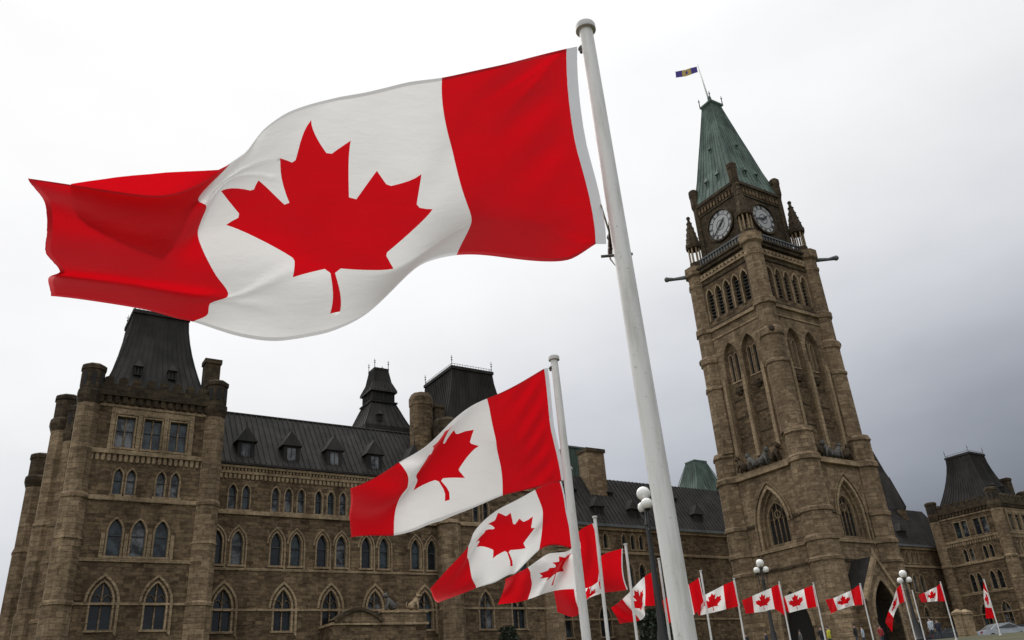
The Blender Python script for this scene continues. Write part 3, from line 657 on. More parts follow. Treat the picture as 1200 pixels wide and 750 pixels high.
# middle stage with tall paired panels
MX, MY = 6.3, 6.0
sp_ = [arch(CX-1.85, 29.6, 46.3, 2.9, 0.95, 8), arch(CX+1.85, 29.6, 46.3, 2.9, 0.95, 8)]; wp_ = [arch(CY-1.75, 29.6, 46.3, 2.75, 0.95, 8), arch(CY+1.75, 29.6, 46.3, 2.75, 0.95, 8)]
tower_stage(MX, MY, 26.9, 49.3, sp_, wp_, 'ashlar', 0.6)
def panel_back(f, P, cc):
    l1, l2 = arch(cc-0.52, 40.4, 44.6, 0.62, 1.0, 5), arch(cc+0.52, 40.4, 44.6, 0.62, 1.0, 5)
    mb = MB(); wall(mb, lambda a, z, d=0: f(a, z, d+0.6), cc-1.6, cc+1.6, 29.3, 46.6, [l1, l2], 'rubble', 0.4, 'trim')
    for z in (32.2, 35.0, 37.6): course(mb, lambda a, z_, d=0: f(a, z_, d+0.6), cc-1.38, cc+1.38, z, 0.14, 0.06, 'soot', 0.1)
    mb.build('panel', CT)
    for l in (l1, l2):
        window(CT, lambda a, z, d=0: f(a, z, d+0.6), l, 1, False, 0.4, 'dark', sur=0.1, name='louvre_window')
    g_ = MB(); g_.sphere(f(cc, 38.9, 0.55), 0.5, 'soot', 8, 6); 
    for k in range(6): g_.sphere(f(cc+0.45*math.cos(k), 38.9+0.45*math.sin(k*1.05), 0.42), 0.26, 'soot', 6, 5)
    g_.build('carved_boss', CT)
for P, c_ in zip(sp_, (CX-1.85, CX+1.85)): panel_back(south(CY-MY), P, c_)
for P, c_ in zip(wp_, (CY-1.75, CY+1.75)): panel_back(west(CX-MX), P, c_)
pb = MB()
for f, cc, o_ in ((south(CY-MY), CX, (-3.75, 0, 3.75)), (west(CX-MX), CY, (-3.6, 0, 3.6))):
    for q in o_:
        pb.slab([(cc+q-0.27, 29.0), (cc+q+0.27, 29.0), (cc+q+0.27, 40.6), (cc+q, 41.4), (cc+q-0.27, 40.6)], f, -0.32, 0.1, 'trim')
pb.build('pilaster', CT)
# carved beasts along the ledge at the foot of the panels
for f, cc in ((south(CY-MY-0.55), CX), (west(CX-MX-0.55), CY)):
    for q in (-2.9, -1.0, 1.0, 2.9):
        p = f(cc+q, 27.5, 0)
        b_ = beast(0, 0, 0, 1.25, q < 0, 'soot' if abs(q) > 2 else 'grit'); 
        if f(1, 0)[0] != f(0, 0)[0]: b_.v = [(p[0]+v[0], p[1]+v[1]*1.1, p[2]+v[2]) for v in b_.v]
        else: b_.v = [(p[0]+v[1]*1.1, p[1]+v[0], p[2]+v[2]) for v in b_.v]
        b_.build('carved_beast', CT, True)
# belfry stage
bsn = [arch(CX+(i-2)*1.85, 50.7, 55.6, 1.15, 1.0, 6) for i in range(5)]; bwn = [arch(CY+(i-2)*1.72, 50.7, 55.6, 1.1, 1.0, 6) for i in range(5)]
tower_stage(6.25, 5.8, 49.3, 58.3, bsn, bwn, 'rubble', 0.7)
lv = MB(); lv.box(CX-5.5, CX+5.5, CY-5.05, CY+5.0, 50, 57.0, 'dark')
for f, ops in ((south(CY-5.8), bsn), (west(CX-6.25), bwn)):
    for P in ops:
        x0 = min(p[0] for p in P); x1 = max(p[0] for p in P)
        for z in np.arange(50.9, 55.2, 0.55): lv.slab([(x0, z), (x1, z), (x1, z+0.1), (x0, z+0.1)], f, 0.3, 0.6, 'frame')
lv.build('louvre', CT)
tb = MB()
for f, ops in ((south(CY-5.8), bsn), (west(CX-6.25), bwn)):
    for P in ops: tb = MB(); tb.band(offset(P, 0.22)[1:], offset(P, 0.005)[1:], f, -0.12, 0.1, 'trim', close=False); tb.build('arch_mould', CT)
for z, h, o_, hx, hy, m_ in ((14.2, 0.3, 0.14, HX, HY, 'soot'), (16.55, 0.42, 0.22, HX, HY, 'trim'), (26.5, 0.5, 0.5, HX, HY, 'trim'), (27.0, 0.4, 0.35, MX, MY+0.5, 'trim'),
                            (47.6, 0.25, 0.14, MX, MY, 'trim'), (48.9, 0.45, 0.35, MX, MY, 'trim'), (49.35, 0.4, 0.15, MX, MY, 'soot'), (56.6, 0.3, 0.18, 6.25, 5.8, 'soot'), (57.4, 0.35, 0.35, 6.25, 5.8, 'trim'), (58.3, 0.5, 0.1, 6.25, 5.8, 'soot'), (58.8, 0.55, 0.5, 6.25, 5.8, 'soot'), (59.35, 0.35, 0.75, 6.25, 5.8, 'soot')):
    tband(tb, hx, hy, z, h, o_, m_)
for f, cc, h_ in ((south(CY-5.8), CX, 5.6), (west(CX-6.25), CY, 5.2)): tb = MB(); course(tb, f, cc-h_, cc+h_, 58.05, 0.24, 0.36, 'trim'); corbels(tb, f, cc-h_, cc+h_, 57.75, 0.55, 14, 0.4, 'trim'); tb.build('corbel_table', CT)
for f, cc, h_ in ((south(CY-HY), CX, HX-1), (west(CX-HX), CY, HY-1)):
    for A_, B_ in ((cc-h_, cc-2.75), (cc+2.9, cc+h_)): tb = MB(); course(tb, f, A_, B_, 20.1, 0.35, 0.2, 'soot'); tb.build('stone_band', CT)
# corner buttresses
for sx in (-1, 1):
    for sy in (-1, 1):
        ob = MB(); bx = lambda h_: CX+sx*h_; by = lambda h_: CY+sy*h_
        r = 1.95; x, y = bx(HX-0.55), by(HY-0.55)
        octo(ob, x, y, [(r*1.16, G0), (r*1.16, 8), (r*1.08, 8.4), (r*1.06, 14.1), (r*1.13, 14.2), (r*1.13, 14.5), (r*1.02, 14.7), (r*1.02, 16.5), (r*1.12, 16.6), (r*1.12, 17.0), (r, 17.3), (r, 20.0), (r*1.1, 20.1), (r*1.1, 20.5), (r*0.98, 20.7), (r*0.98, 26.4), (r*1.1, 26.5), (r*1.1, 27.1), (r*0.95, 27.4), (r*0.95, 30.0), (r*1.05, 30.2), (r*0.9, 30.9)], 'ashlar')
        x, y = bx(MX-0.35), by(MY-0.3); r = 1.55
        octo(ob, x, y, [(r*1.02, 30.6), (r, 40.0), (r*1.1, 40.1), (r*1.1, 40.4), (r*0.97, 40.7), (r*0.97, 44.0), (r*1.12, 44.2), (r*1.12, 45.0), (r*0.9, 45.4), (r*0.9, 48.8), (r*1.05, 48.9), (r*1.05, 49.7), (r*0.88, 50.0), (r*0.86, 56.6), (r*0.96, 56.8), (r*0.96, 57.2), (r*0.86, 57.4), (r*0.86, 58.6), (r*1.1, 58.9), (r*1.1, 60.2)], 'ashlar')
        ob.sphere((x+sx*0.9, y+sy*0.9, 44.8), 0.6, 'soot', 7, 5)
        ob.build('buttress', CT)
        pn = MB(); x, y = bx(5.75), by(5.35)
        octo(pn, x, y, [(1.05, 60.2), (1.05, 61.2)], 'soot')
        for k in range(8):
            a = 2*math.pi*(k+0.5)/8; pn.tube([(x+0.85*math.cos(a), y+0.85*math.sin(a), 61.2), (x+0.85*math.cos(a), y+0.85*math.sin(a), 63.9)], 0.13, 'trim', 6)
        octo(pn, x, y, [(1.2, 63.8), (1.28, 64.3), (1.15, 64.5), (0.62, 67.2), (0.18, 69.3)], 'soot')
        for k in range(8):
            a = 2*math.pi*(k+0.5)/8
            for q in range(5): pn.sphere((x+(1.12-0.19*q)*math.cos(a), y+(1.12-0.19*q)*math.sin(a), 64.5+q*1.0), 0.14, 'soot', 5, 4)
        pn.sphere((x, y, 69.5), 0.33, 'soot', 8, 6); pn.build('pinnacle', CT)
# gargoyles
for (dx_, dy_), (x, y) in (((-0.75, 0.66), (CX-6.3, CY+5.6)), ((0.8, -0.6), (CX+6.3, CY-5.6)), ((-0.7, -0.7), (CX-6.3, CY-5.6)), ((0.7, 0.7), (CX+6.3, CY+5.6))):
    if dx_*dy_ > 0: continue
    mb = MB(); P = [(x+dx_*q, y+dy_*q, 59.0+h_) for q, h_ in ((0, 0.1), (1.6, 0.05), (3.2, 0.0), (4.0, 0.1))]
    mb.tube(P, [0.42, 0.32, 0.24, 0.34], 'lead', 7); mb.sphere((x+dx_*4.3, y+dy_*4.3, 59.1), 0.42, 'lead', 7, 5); mb.build('gargoyle', CT, True)
# balustrade
bb = MB()
for f, cc, h_ in ((south(CY-5.6), CX, 4.9), (west(CX-6.05), CY, 4.5)):
    for z, h in ((59.9, 0.25), (61.05, 0.22)): course(bb, f, cc-h_, cc+h_, z, h, 0.16, 'lead')
    n = 16
    for i in range(n): a = cc-h_+2*h_*(i+0.5)/n; bb.slab([(a-0.12, 60.15), (a+0.12, 60.15), (a+0.12, 61.05), (a-0.12, 61.05)], f, -0.06, 0.08, 'lead')
bb.build('balustrade', CT)
# clock stage
KX, KY = 4.75, 4.15; ZC, RC = 65.6, 2.5
tower_stage(KX, KY, 58.5, 71.0, [], [], 'soot')
tb = MB()
for z, h, o_ in ((62.2, 0.25, 0.12), (68.9, 0.3, 0.16), (70.2, 0.4, 0.25), (70.6, 0.5, 0.45)): tband(tb, KX, KY, z, h, o_, 'soot')
for f, cc, h_ in ((south(CY-KY), CX, KX), (west(CX-KX), CY, KY)):
    sq = [(cc+(RC+0.2)*math.cos(k*math.pi/24), ZC+(RC+0.2)*math.sin(k*math.pi/24)) for k in range(48)]
    tb = MB(); tb.band(sq, offset(sq, -0.3), f, -0.35, 0.05, 'soot'); tb.build('clock_surround', CT)
    tb = MB(); corbels(tb, f, cc-h_+0.3, cc+h_-0.3, 69.3, 0.9, 12, 0.22, 'rubble'); tb.build('corbel_table', CT)
def clock(f, cc, hour, minute):
    mb = MB(); n = 48
    disc = [(cc+RC*0.97*math.cos(2*math.pi*k/n), ZC+RC*0.97*math.sin(2*math.pi*k/n)) for k in range(n)]
    mb.slab(disc, f, -0.1, 0.05, 'dial'); o = mb.build('clock_face', CT)
    tk = MB()
    for r0, r1 in ((0.93, 0.97), (0.66, 0.69), (0.30, 0.33)):
        A = [(cc+RC*r1*math.cos(2*math.pi*k/n), ZC+RC*r1*math.sin(2*math.pi*k/n)) for k in range(n)]; B = [(cc+RC*r0*math.cos(2*math.pi*k/n), ZC+RC*r0*math.sin(2*math.pi*k/n)) for k in range(n)]
        tk.band(A, B, f, -0.14, -0.09, 'blackpaint')
    num = ['XII', 'I', 'II', 'III', 'IIII', 'V', 'VI', 'VII', 'VIII', 'IX', 'X', 'XI']
    sgn = 1 if f(1, 0)[0] != f(0, 0)[0] else -1      # on the west wall +along runs to the viewer's left
    def bar(ax, ay, bx_, by_, w, d0=-0.14, d1=-0.09, m_='blackpaint'):
        d = Vector((bx_-ax, by_-ay)).normalized(); q = Vector((-d.y, d.x))*w/2
        tk.slab([(cc+sgn*(ax+q.x), ZC+ay+q.y), (cc+sgn*(bx_+q.x), ZC+by_+q.y), (cc+sgn*(bx_-q.x), ZC+by_-q.y), (cc+sgn*(ax-q.x), ZC+ay-q.y)], f, d0, d1, m_)
    for k, s in enumerate(num):
        th = math.pi/2-k*math.pi/6; ra = Vector((math.cos(th), math.sin(th))); ta = Vector((math.sin(th), -math.cos(th))); wd = 0.15
        for i, chx in enumerate(s):
            o_ = (i-(len(s)-1)/2)*wd*1.15
            def pt(u_, v_): q = ra*RC*(0.72+0.19*v_)+ta*(o_+u_); return q.x, q.y
            if chx == 'I': bar(*pt(0, 0), *pt(0, 1), 0.075)
            elif chx == 'V': bar(*pt(-wd/2, 1), *pt(0, 0), 0.075); bar(*pt(wd/2, 1), *pt(0, 0), 0.05)
            else: bar(*pt(-wd/2, 1), *pt(wd/2, 0), 0.075); bar(*pt(wd/2, 1), *pt(-wd/2, 0), 0.05)
    tk.build('numeral_ring', o)
    keep = tk; tk = MB()
    for ang, L, w in ((math.pi/2-2*math.pi*(hour/12+minute/720), 0.52, 0.2), (math.pi/2-2*math.pi*minute/60, 0.86, 0.13)):
        a, b_ = math.cos(ang)*RC, math.sin(ang)*RC
        d = Vector((a, b_)).normalized(); q = Vector((-d.y, d.x))
        P = [(-0.16*a-q.x*w, -0.16*b_-q.y*w), (L*a*0.7-q.x*w*0.8, L*b_*0.7-q.y*w*0.8), (L*a, L*b_), (L*a*0.7+q.x*w*0.8, L*b_*0.7+q.y*w*0.8), (-0.16*a+q.x*w, -0.16*b_+q.y*w)]
        tk.slab([(cc+sgn*u_, ZC+v_) for u_, v_ in P], f, -0.22 if w > 0.15 else -0.27, -0.17 if w > 0.15 else -0.23, 'blackpaint')
    tk.build('clock_hands', o)
clock(south(CY-KY), CX, 1, 43); clock(west(CX-KX), CY, 1, 38)
# copper spire
sp = MB(); T0 = 71.1
def rg(q, z): return [(CX-0.9*(1-q)+a*(KX+0.35)*q, CY+0.5*(1-q)+b_*(KY+0.35)*q, z) for a, b_ in ((-1, -1), (1, -1), (1, 1), (-1, 1))]
prof = [(1.0, T0), (0.985, T0+0.35), (0.90, T0+1.6), (0.76, T0+4.7), (0.62, T0+8.5), (0.47, T0+12.4), (0.31, T0+16.7), (0.235, T0+18.8)]
sp.loft([rg(*p) for p in prof], 'copper')
for i in range(1, len(prof)-1):
    A, B = rg(*prof[i]), rg(*prof[i+1])
    for k in (0, 1, 2, 3): seams(sp, A[k], A[(k+1) % 4], B[k], B[(k+1) % 4], 10, 'copper', 0.035)
spo = sp.build('spire', CT)
tp = MB(); tp.loft([rg(0.235, T0+18.8), rg(0.29, T0+19.1), rg(0.29, T0+19.4), rg(0.2, T0+19.5)], 'copper')
for p in rg(0.275, T0+19.4): tp.tube([p, (p[0], p[1], p[2]+1.7)], [0.1, 0.05], 'iron', 6); tp.sphere((p[0], p[1], p[2]+1.2), 0.16, 'iron', 6, 5)
tp.build('spire_crown', CT)
def on_spire(face, u_, z):
    q = np.interp(z, [p[1] for p in prof], [p[0] for p in prof])
    if face == 's': return CX-0.9*(1-q)+u_, CY+0.5*(1-q)-(KY+0.35)*q
    return CX-0.9*(1-q)-(KX+0.35)*q, CY+0.5*(1-q)+u_
for face in 'sw':
    for u_, z, w, h in ((-1.2, T0+2.1, 0.6, 2.2), (1.2, T0+2.1, 0.6, 2.2), (0, T0+8.6, 0.5, 1.3)):
        x, y = on_spire(face, u_, z+0.2)
        lucarne(CT, x-(0.12 if face == 'w' else 0), y-(0.12 if face == 's' else 0), z, w, h, face, 'copper', False, 'dark')
for sx in (-1, 1):
    for sy in (-1, 1):
        mb = MB(); octo(mb, CX+sx*(KX+0.05), CY+sy*(KY+0.05), [(0.5, 60), (0.5, 70.5), (0.72, 71.2), (0.72, 73.0), (0.8, 73.2), (0.8, 74.0), (0.55, 74.3)], 'soot'); mb.build('corner_turret', CT)
# gabled porch on the south front
mb = MB(); PY = CY-HY-3.2; pc = 91.7; f = south(PY); dp = arch(pc, 2.5, 11.5, 4.5, 0.95, 10)
vs = [(pc-3.3, G0), (pc+3.3, G0), (pc+3.3, 9.6), (pc, 13.9), (pc-3.3, 9.6)]
V_ = [Vector(p) for p in vs]+[Vector(p) for p in dp]; n1, n2 = 5, len(dp)
ov, oe, of, *_ = delaunay_2d_cdt(V_, [(i, (i+1) % n1) for i in range(n1)]+[(n1+i, n1+(i+1) % n2) for i in range(n2)], [], 0, 1e-6)
fs = []
for q in of:
    c_ = sum((ov[i] for i in q), Vector((0, 0)))/len(q)
    if inside(c_, vs) and not inside(c_, dp): fs.append(tuple(q))
mb.add([f(p.x, p.y, 0) for p in ov], fs, 'ashlar')
mb.add([f(a, z, d) for d in (0, 2.2) for a, z in dp], [(i, (i+1) % n2, (i+1) % n2+n2, i+n2) for i in range(n2)], 'soot')
mb.add([f(a, z, d) for d in (0, 3.6) for a, z in vs], [(1, 2, 7, 6), (4, 0, 5, 9)], 'rubble')
mb.build('porch', CT)
mb = MB()
mb.band([(pc-3.75, 9.35), (pc, 14.4), (pc+3.75, 9.35)], [(pc-3.5, 9.1), (pc, 13.8), (pc+3.5, 9.1)], f, -0.25, 0.4, 'trim', close=False)
mb.add([f(pc-3.75, 9.3, 0.1), f(pc, 14.3, 0.1), f(pc+3.75, 9.3, 0.1), f(pc-3.75, 9.3, 3.6), f(pc, 14.3, 3.6), f(pc+3.75, 9.3, 3.6)], [(0, 1, 4, 3), (1, 2, 5, 4)], 'roof')
mb.tube([f(pc, 14.3, 0), f(pc, 15.2, 0)], [0.25, 0.1], 'trim', 6)
mb.band(offset(dp, 0.4)[1:], offset(dp, 0.01)[1:], f, -0.12, 0.1, 'trim', close=False); mb.build('porch_roof', CT)
mb = MB(); mb.slab(offset(dp, 0.05), f, 2.2, 2.4, 'dark'); mb.build('porch_door', CT)

# ------------------------------------------------------------------ flags
def leaf_polygon():
    """half of the eleven-pointed leaf, in fly (x) and drop (y) fractions, then mirrored"""
    d = [(45, 0), (-45, -863), (111, -98), (859, 151), (-116, -320), (20, -73), (941, -762), (-212, -99), (-34, -79), (186, -572), (-542, 115), (-73, -38), (-105, -247), (-423, 454), (-111, -57), (204, -1052), (-327, 189), (-91, -27), (-332, -652)]
    x, y = 4845.0, 4430.0; P = []
    for a, b in d: x += a; y += b; P.append((x, y))
    Q = [(9600-a, b) for a, b in reversed(P[:-1])]
    return [((9600-a)/9600, b/4800) for a, b in P+Q]
LEAF = leaf_polygon()
LM = dict(top=(0.5, 0.083), arm=(0.4219, 0.1854), notch=(0.4375, 0.4125), lobe=(0.3875, 0.322), up=(0.3125, 0.357), n2=(0.331, 0.484), tip=(0.306, 0.5135), nb=(0.4053, 0.681), bot=(0.394, 0.754),
          stt=(0.5, 0.735), stb=(0.5, 0.923), lbot=(0.6057, 0.754), ltip=(0.694, 0.5135), ln2=(0.669, 0.484), lup=(0.6875, 0.357), llobe=(0.6125, 0.322), lnotch=(0.5625, 0.4125), larm=(0.578, 0.185))
class TPS:
    def __init__(s, src, dst, lam=0.0):
        s.p = np.array(src, float)*[2, 1]; n = len(src)
        K = s.k(s.p, s.p)+lam*np.eye(n); P = np.hstack([np.ones((n, 1)), s.p]); A = np.zeros((n+3, n+3)); A[:n, :n] = K; A[:n, n:] = P; A[n:, :n] = P.T
        B = np.zeros((n+3, 2)); B[:n] = dst; s.w = np.linalg.lstsq(A, B, rcond=None)[0]
    def k(s, a, b):
        r2 = ((a[:, None, :]-b[None, :, :])**2).sum(-1); return np.where(r2 > 1e-12, r2*np.log(np.maximum(r2, 1e-12)), 0)
    def __call__(s, q):
        q = np.array(q, float)*[2, 1]; return s.k(q, s.p)@s.w[:-3]+np.hstack([np.ones((len(q), 1)), q])@s.w[-3:]
def flag_mesh(lm, nu, nv, depth, mats=('flag_white', 'flag_red'), leaf=True, emblem=None, lam=0.0, hem=False):
    """cloth sheet: the pattern is cut into the mesh, the surveyed marks bend it into its blown shape"""
    vs, ed = [], []
    def addv(p): vs.append(Vector(p)); return len(vs)-1
    def chain(P, close=False):
        ids = [addv(p) for p in P]
        for a, b in zip(ids, ids[1:]): ed.append((a, b))
        if close: ed.append((ids[-1], ids[0]))
    U = [i/nu for i in range(nu+1)]; V = [j/nv for j in range(nv+1)]
    chain([(u, 0) for u in U]+[(1, v) for v in V[1:]]+[(u, 1) for u in reversed(U[:-1])]+[(0, v) for v in reversed(V[1:-1])], True)
    chain([(0.25, v) for v in V]); chain([(0.75, v) for v in V])
    HM = 0.016
    if hem:
        chain([(u, HM) for u in U[:-1]]+[(1-HM/2, HM)]); chain([(u, 1-HM) for u in U[:-1]]+[(1-HM/2, 1-HM)]); chain([(1-HM/2, v) for v in V])
    if leaf:
        L = []
        for (a, b), (c, d) in zip(LEAF, LEAF[1:]+LEAF[:1]):
            n = max(1, int(math.hypot((c-a)*2, d-b)*nv/1.3))
            L += [(a+(c-a)*i/n, b+(d-b)*i/n) for i in range(n)]
        chain(L, True)
    if emblem: chain(emblem, True)
    for i in range(1, nu):
        for j in range(1, nv):
            if hem and (abs(V[j]-HM) < 0.004 or abs(V[j]-1+HM) < 0.004): continue
            addv((U[i]+random.uniform(-.1, .1)/nu, V[j]+random.uniform(-.1, .1)/nv))
    ov, oe, of, *_ = delaunay_2d_cdt(vs, ed, [], 0, 1e-7)
    uv = [(p.x, p.y) for p in ov]; tps = TPS([a for a, b in lm], [b for a, b in lm], lam)
    px = tps(uv); mb = MB(); pts = []
    if hem: px = px+np.array([[random.uniform(-0.3, 0.3) if u > 0.9995 else 0, 0] for u, v in uv])      # frayed fly edge
    for (u, v), (x, y) in zip(uv, px): pts.append(ray(x, y)*depth(u, v, x, y))
    fw_, fr_, hw_, hr_ = [], [], [], []
    for q in of:
        c = sum((ov[i] for i in q), Vector((0, 0)))/len(q)
        red = c.x < 0.25 or c.x > 0.75 or (leaf and inside(c, LEAF)) or (emblem and inside(c, emblem)); edge = hem and (c.y < HM or c.y > 1-HM or c.x > 1-HM/2); ((hr_ if edge else fr_) if red else (hw_ if edge else fw_)).append(tuple(q))
    mb.add(pts, fw_, mats[0]); mb.add(pts, fr_, mats[1])
    if hem: mb.add(pts, hw_, 'hem_white'); mb.add(pts, hr_, 'hem_red')
    return mb, tps
POLE_H = 3.15
def pole_line(top, d): p = at(*top, d=d); return Vector(p)
def pole_at(v_pix, p):
    """depth along the view axis of a pole standing at p, where it is seen at pixel height"""
    return None
def make_pole(name, px, d, r, label, low=None, taper=1.04):
    p = pole_line(px, d); gz = ground_z(p.x, p.y)-0.05; lean = Vector((0, 0, 0))
    if low:
        q = ray(*low); k_ = (q[0]*p.x+q[1]*p.y)/(q[0]**2+q[1]**2); q = Vector(q*k_); lean = (p-q)/(p.z-q.z)
    ax = lambda z: (p.x+lean.x*(z-p.z), p.y+lean.y*(z-p.z))
    o = thing(name, (*ax(gz), gz), label, 'flagpole', 'white flagpoles in a row')
    def turn(mb, prof, m, n=24):
        mb.loft([[(ax(z)[0]+R*math.cos(2*math.pi*i/n), ax(z)[1]+R*math.sin(2*math.pi*i/n), z) for i in range(n)] for R, z in prof], m)
    mb = MB(); turn(mb, [(r*taper, gz), (r*taper*0.99, gz+1.2), (r, p.z-0.015)], 'pole'); mb.build('pole', o, True, 40)
    cp = MB(); R = r*1.5; turn(cp, [(R*0.93, p.z-r*0.62), (R, p.z-r*0.55), (R, p.z+r*0.35), (R*0.93, p.z+r*0.55), (R*0.5, p.z+r*0.65), (0.003, p.z+r*0.66)], 'cap'); cp.build('cap', o, True, 40)
    bs_ = MB(); turn(bs_, [(r*2.6, gz-0.05), (r*2.6, gz+0.06), (r*1.5, gz+0.1), (r*1.4, gz+0.2)], 'cap', 20); bs_.build('base', o, True, 40)
    return o, p
def depth_of(p): return float(np.dot(np.array(p), FW))
def sm(a, b, x): t_ = min(1, max(0, (x-a)/(b-a))); return t_*t_*(3-2*t_)
def flag_thing(label, lm, p, nu, nv, k, waves, fittings=True, head=True, name='flag', mats=('flag_white', 'flag_red'), leaf=True, emblem=None, extra_depth=None, lam=0.0, flap=None, group='maple leaf flags along the row of poles'):
    # hoist stands plumb below p; top and bottom of the hoist from the marks
    h0 = [b for a, b in lm if a == (0, 0)][0]; h1 = [b for a, b in lm if a == (0, 1)][0]
    def plumb(px):   # depth at which this sight line passes the pole
        r = ray(*px); s = (r[0]*p.x+r[1]*p.y)/(r[0]**2+r[1]**2); return s
    t0, t1 = plumb(h0), plumb(h1)
    def depth(u, v, x, y):
        t_ = t0+(t1-t0)*v; L = (t0+t1)/2
        t_ *= 1+k*u
        for amp, fr, ph, sl in waves: t_ += amp*math.sin(2*math.pi*(fr*u+sl*v)+ph)*sm(0, 0.25, u)
        if extra_depth: t_ += extra_depth(u, v)
        return t_
    mb, tps = flag_mesh(lm, nu, nv, depth, mats, leaf, emblem, lam, nu > 40)
    if flap: flap(mb, tps, depth)
    base = ray(*h1)*t1
    o = thing(name, (float(base[0]), float(base[1]), float(base[2])), label, 'flag', group)
    c = mb.build('cloth', o, True)
    if head:
        hb = MB(); V = [j/12 for j in range(13)]; A = tps([(0, v) for v in V]); vs = []
        wpx = head
        for v, (x, y) in zip(V, A):
            for q in (0, wpx): vs.append(ray(x+q, y-q*0.2*(1-v))*(t0+(t1-t0)*v)*1.0)
        hb.add(vs, [(2*i, 2*i+1, 2*i+3, 2*i+2) for i in range(12)], 'heading'); hb.build('heading', o, True)
    return o, depth, tps
def clips(o, p, pxs, t, r):
    for i, (x, y) in enumerate(pxs):
        c = ray(x, y)*t; mb = MB(); d = Vector((p.x, p.y, 0))-Vector((c[0], c[1], 0)); 
        a = Vector(c); e = Vector((p.x, p.y, c[2]))
        mb.tube([a, a.lerp(e, 0.45)+Vector((0, 0, -0.012)), a.lerp(e, 0.8)], [0.011, 0.009, 0.006], 'clip', 8); mb.sphere(tuple(a.lerp(e, 0.35)), 0.015, 'clip', 8, 6); mb.sphere(tuple(a.lerp(e, 0.2)+Vector((0, 0, -0.02))), 0.010, 'clip', 8, 6)
        mb.build('clip', o, True)

# foreground pole and flag
pole1, p1 = make_pole('flagpole', (686, 33), 2.83, 0.0300, 'nearest and tallest-looking white flagpole with round cap, crossing the middle of the view', (803.6, 750), 1.22)
k = LM
lm1 = [((0, 0), (664, 57)), ((0, .5), (675, 171)), ((0, 1), (698, 286)), ((.25, 0), (518, 91)), ((.25, .4), (530, 176)), ((.25, .8), (552, 262)), ((.25, 1), (535, 299)), ((.05, 1), (668, 304)), ((.09, 1), (640, 306.5)), ((.165, 1), (592, 302)),
       ((.125, 0), (592, 75)), ((.32, 0), (480, 96)), ((.42, 0), (425, 109)), ((.5, 0), (388, 116)), ((.57, 0), (339, 131)), ((.63, 0), (308, 153)), ((.68, 0), (290, 176)), ((.75, 0), (270, 191)),
       (k['top'], (364.8, 140.5)), (k['arm'], (411, 164.8)), (k['notch'], (413.3, 233)), (k['lobe'], (441.6, 200.2)), (k['up'], (493.9, 204)), (k['n2'], (489.4, 241.3)), (k['tip'], (507.3, 245)), (k['nb'], (453.2, 298)), (k['bot'], (461.4, 314.8)),
       (k['stt'], (389.5, 318)), (k['stb'], (393, 366)), (k['lbot'], (343, 325)), (k['ltip'], (264.8, 263.7)), (k['ln2'], (280.4, 252.5)), (k['lup'], (259, 223.7)), (k['llobe'], (302.8, 211.4)), (k['lnotch'], (336.4, 239.4)), (k['larm'], (328.2, 185.3)),
       ((.31, 1), (494, 310)), ((.36, 1), (469, 331)), ((.42, 1), (432, 366)), ((.5, 1), (383, 390)), ((.58, 1), (327, 399.5)), ((.68, 1), (272, 392)), ((.75, 1), (226, 377)),
       ((.75, .10), (250, 212)), ((.75, .19), (232, 235)), ((.75, .235), (241, 240)), ((.75, .38), (233.5, 265)), ((.75, .66), (254, 324)), ((.75, .80), (265, 349)), ((.75, .855), (247, 355)), ((.75, .93), (243, 369)), ((.715, .19), (250, 222)),
       ((.80, 0), (240, 212)), ((.86, 0), (190, 229)), ((.92, 0), (120, 222)), ((1, 0), (33, 209)), ((1, .22), (52, 236)), ((1, .45), (54.5, 277)), ((1, .58), (54, 297)), ((1, .74), (70, 319)), ((1, .82), (58, 324)), ((1, 1), (60, 347)),
       ((.92, 1), (110, 353)), ((.84, 1), (175, 364)), ((.79, 1), (207, 373)), ((.87, .5), (155, 290))]
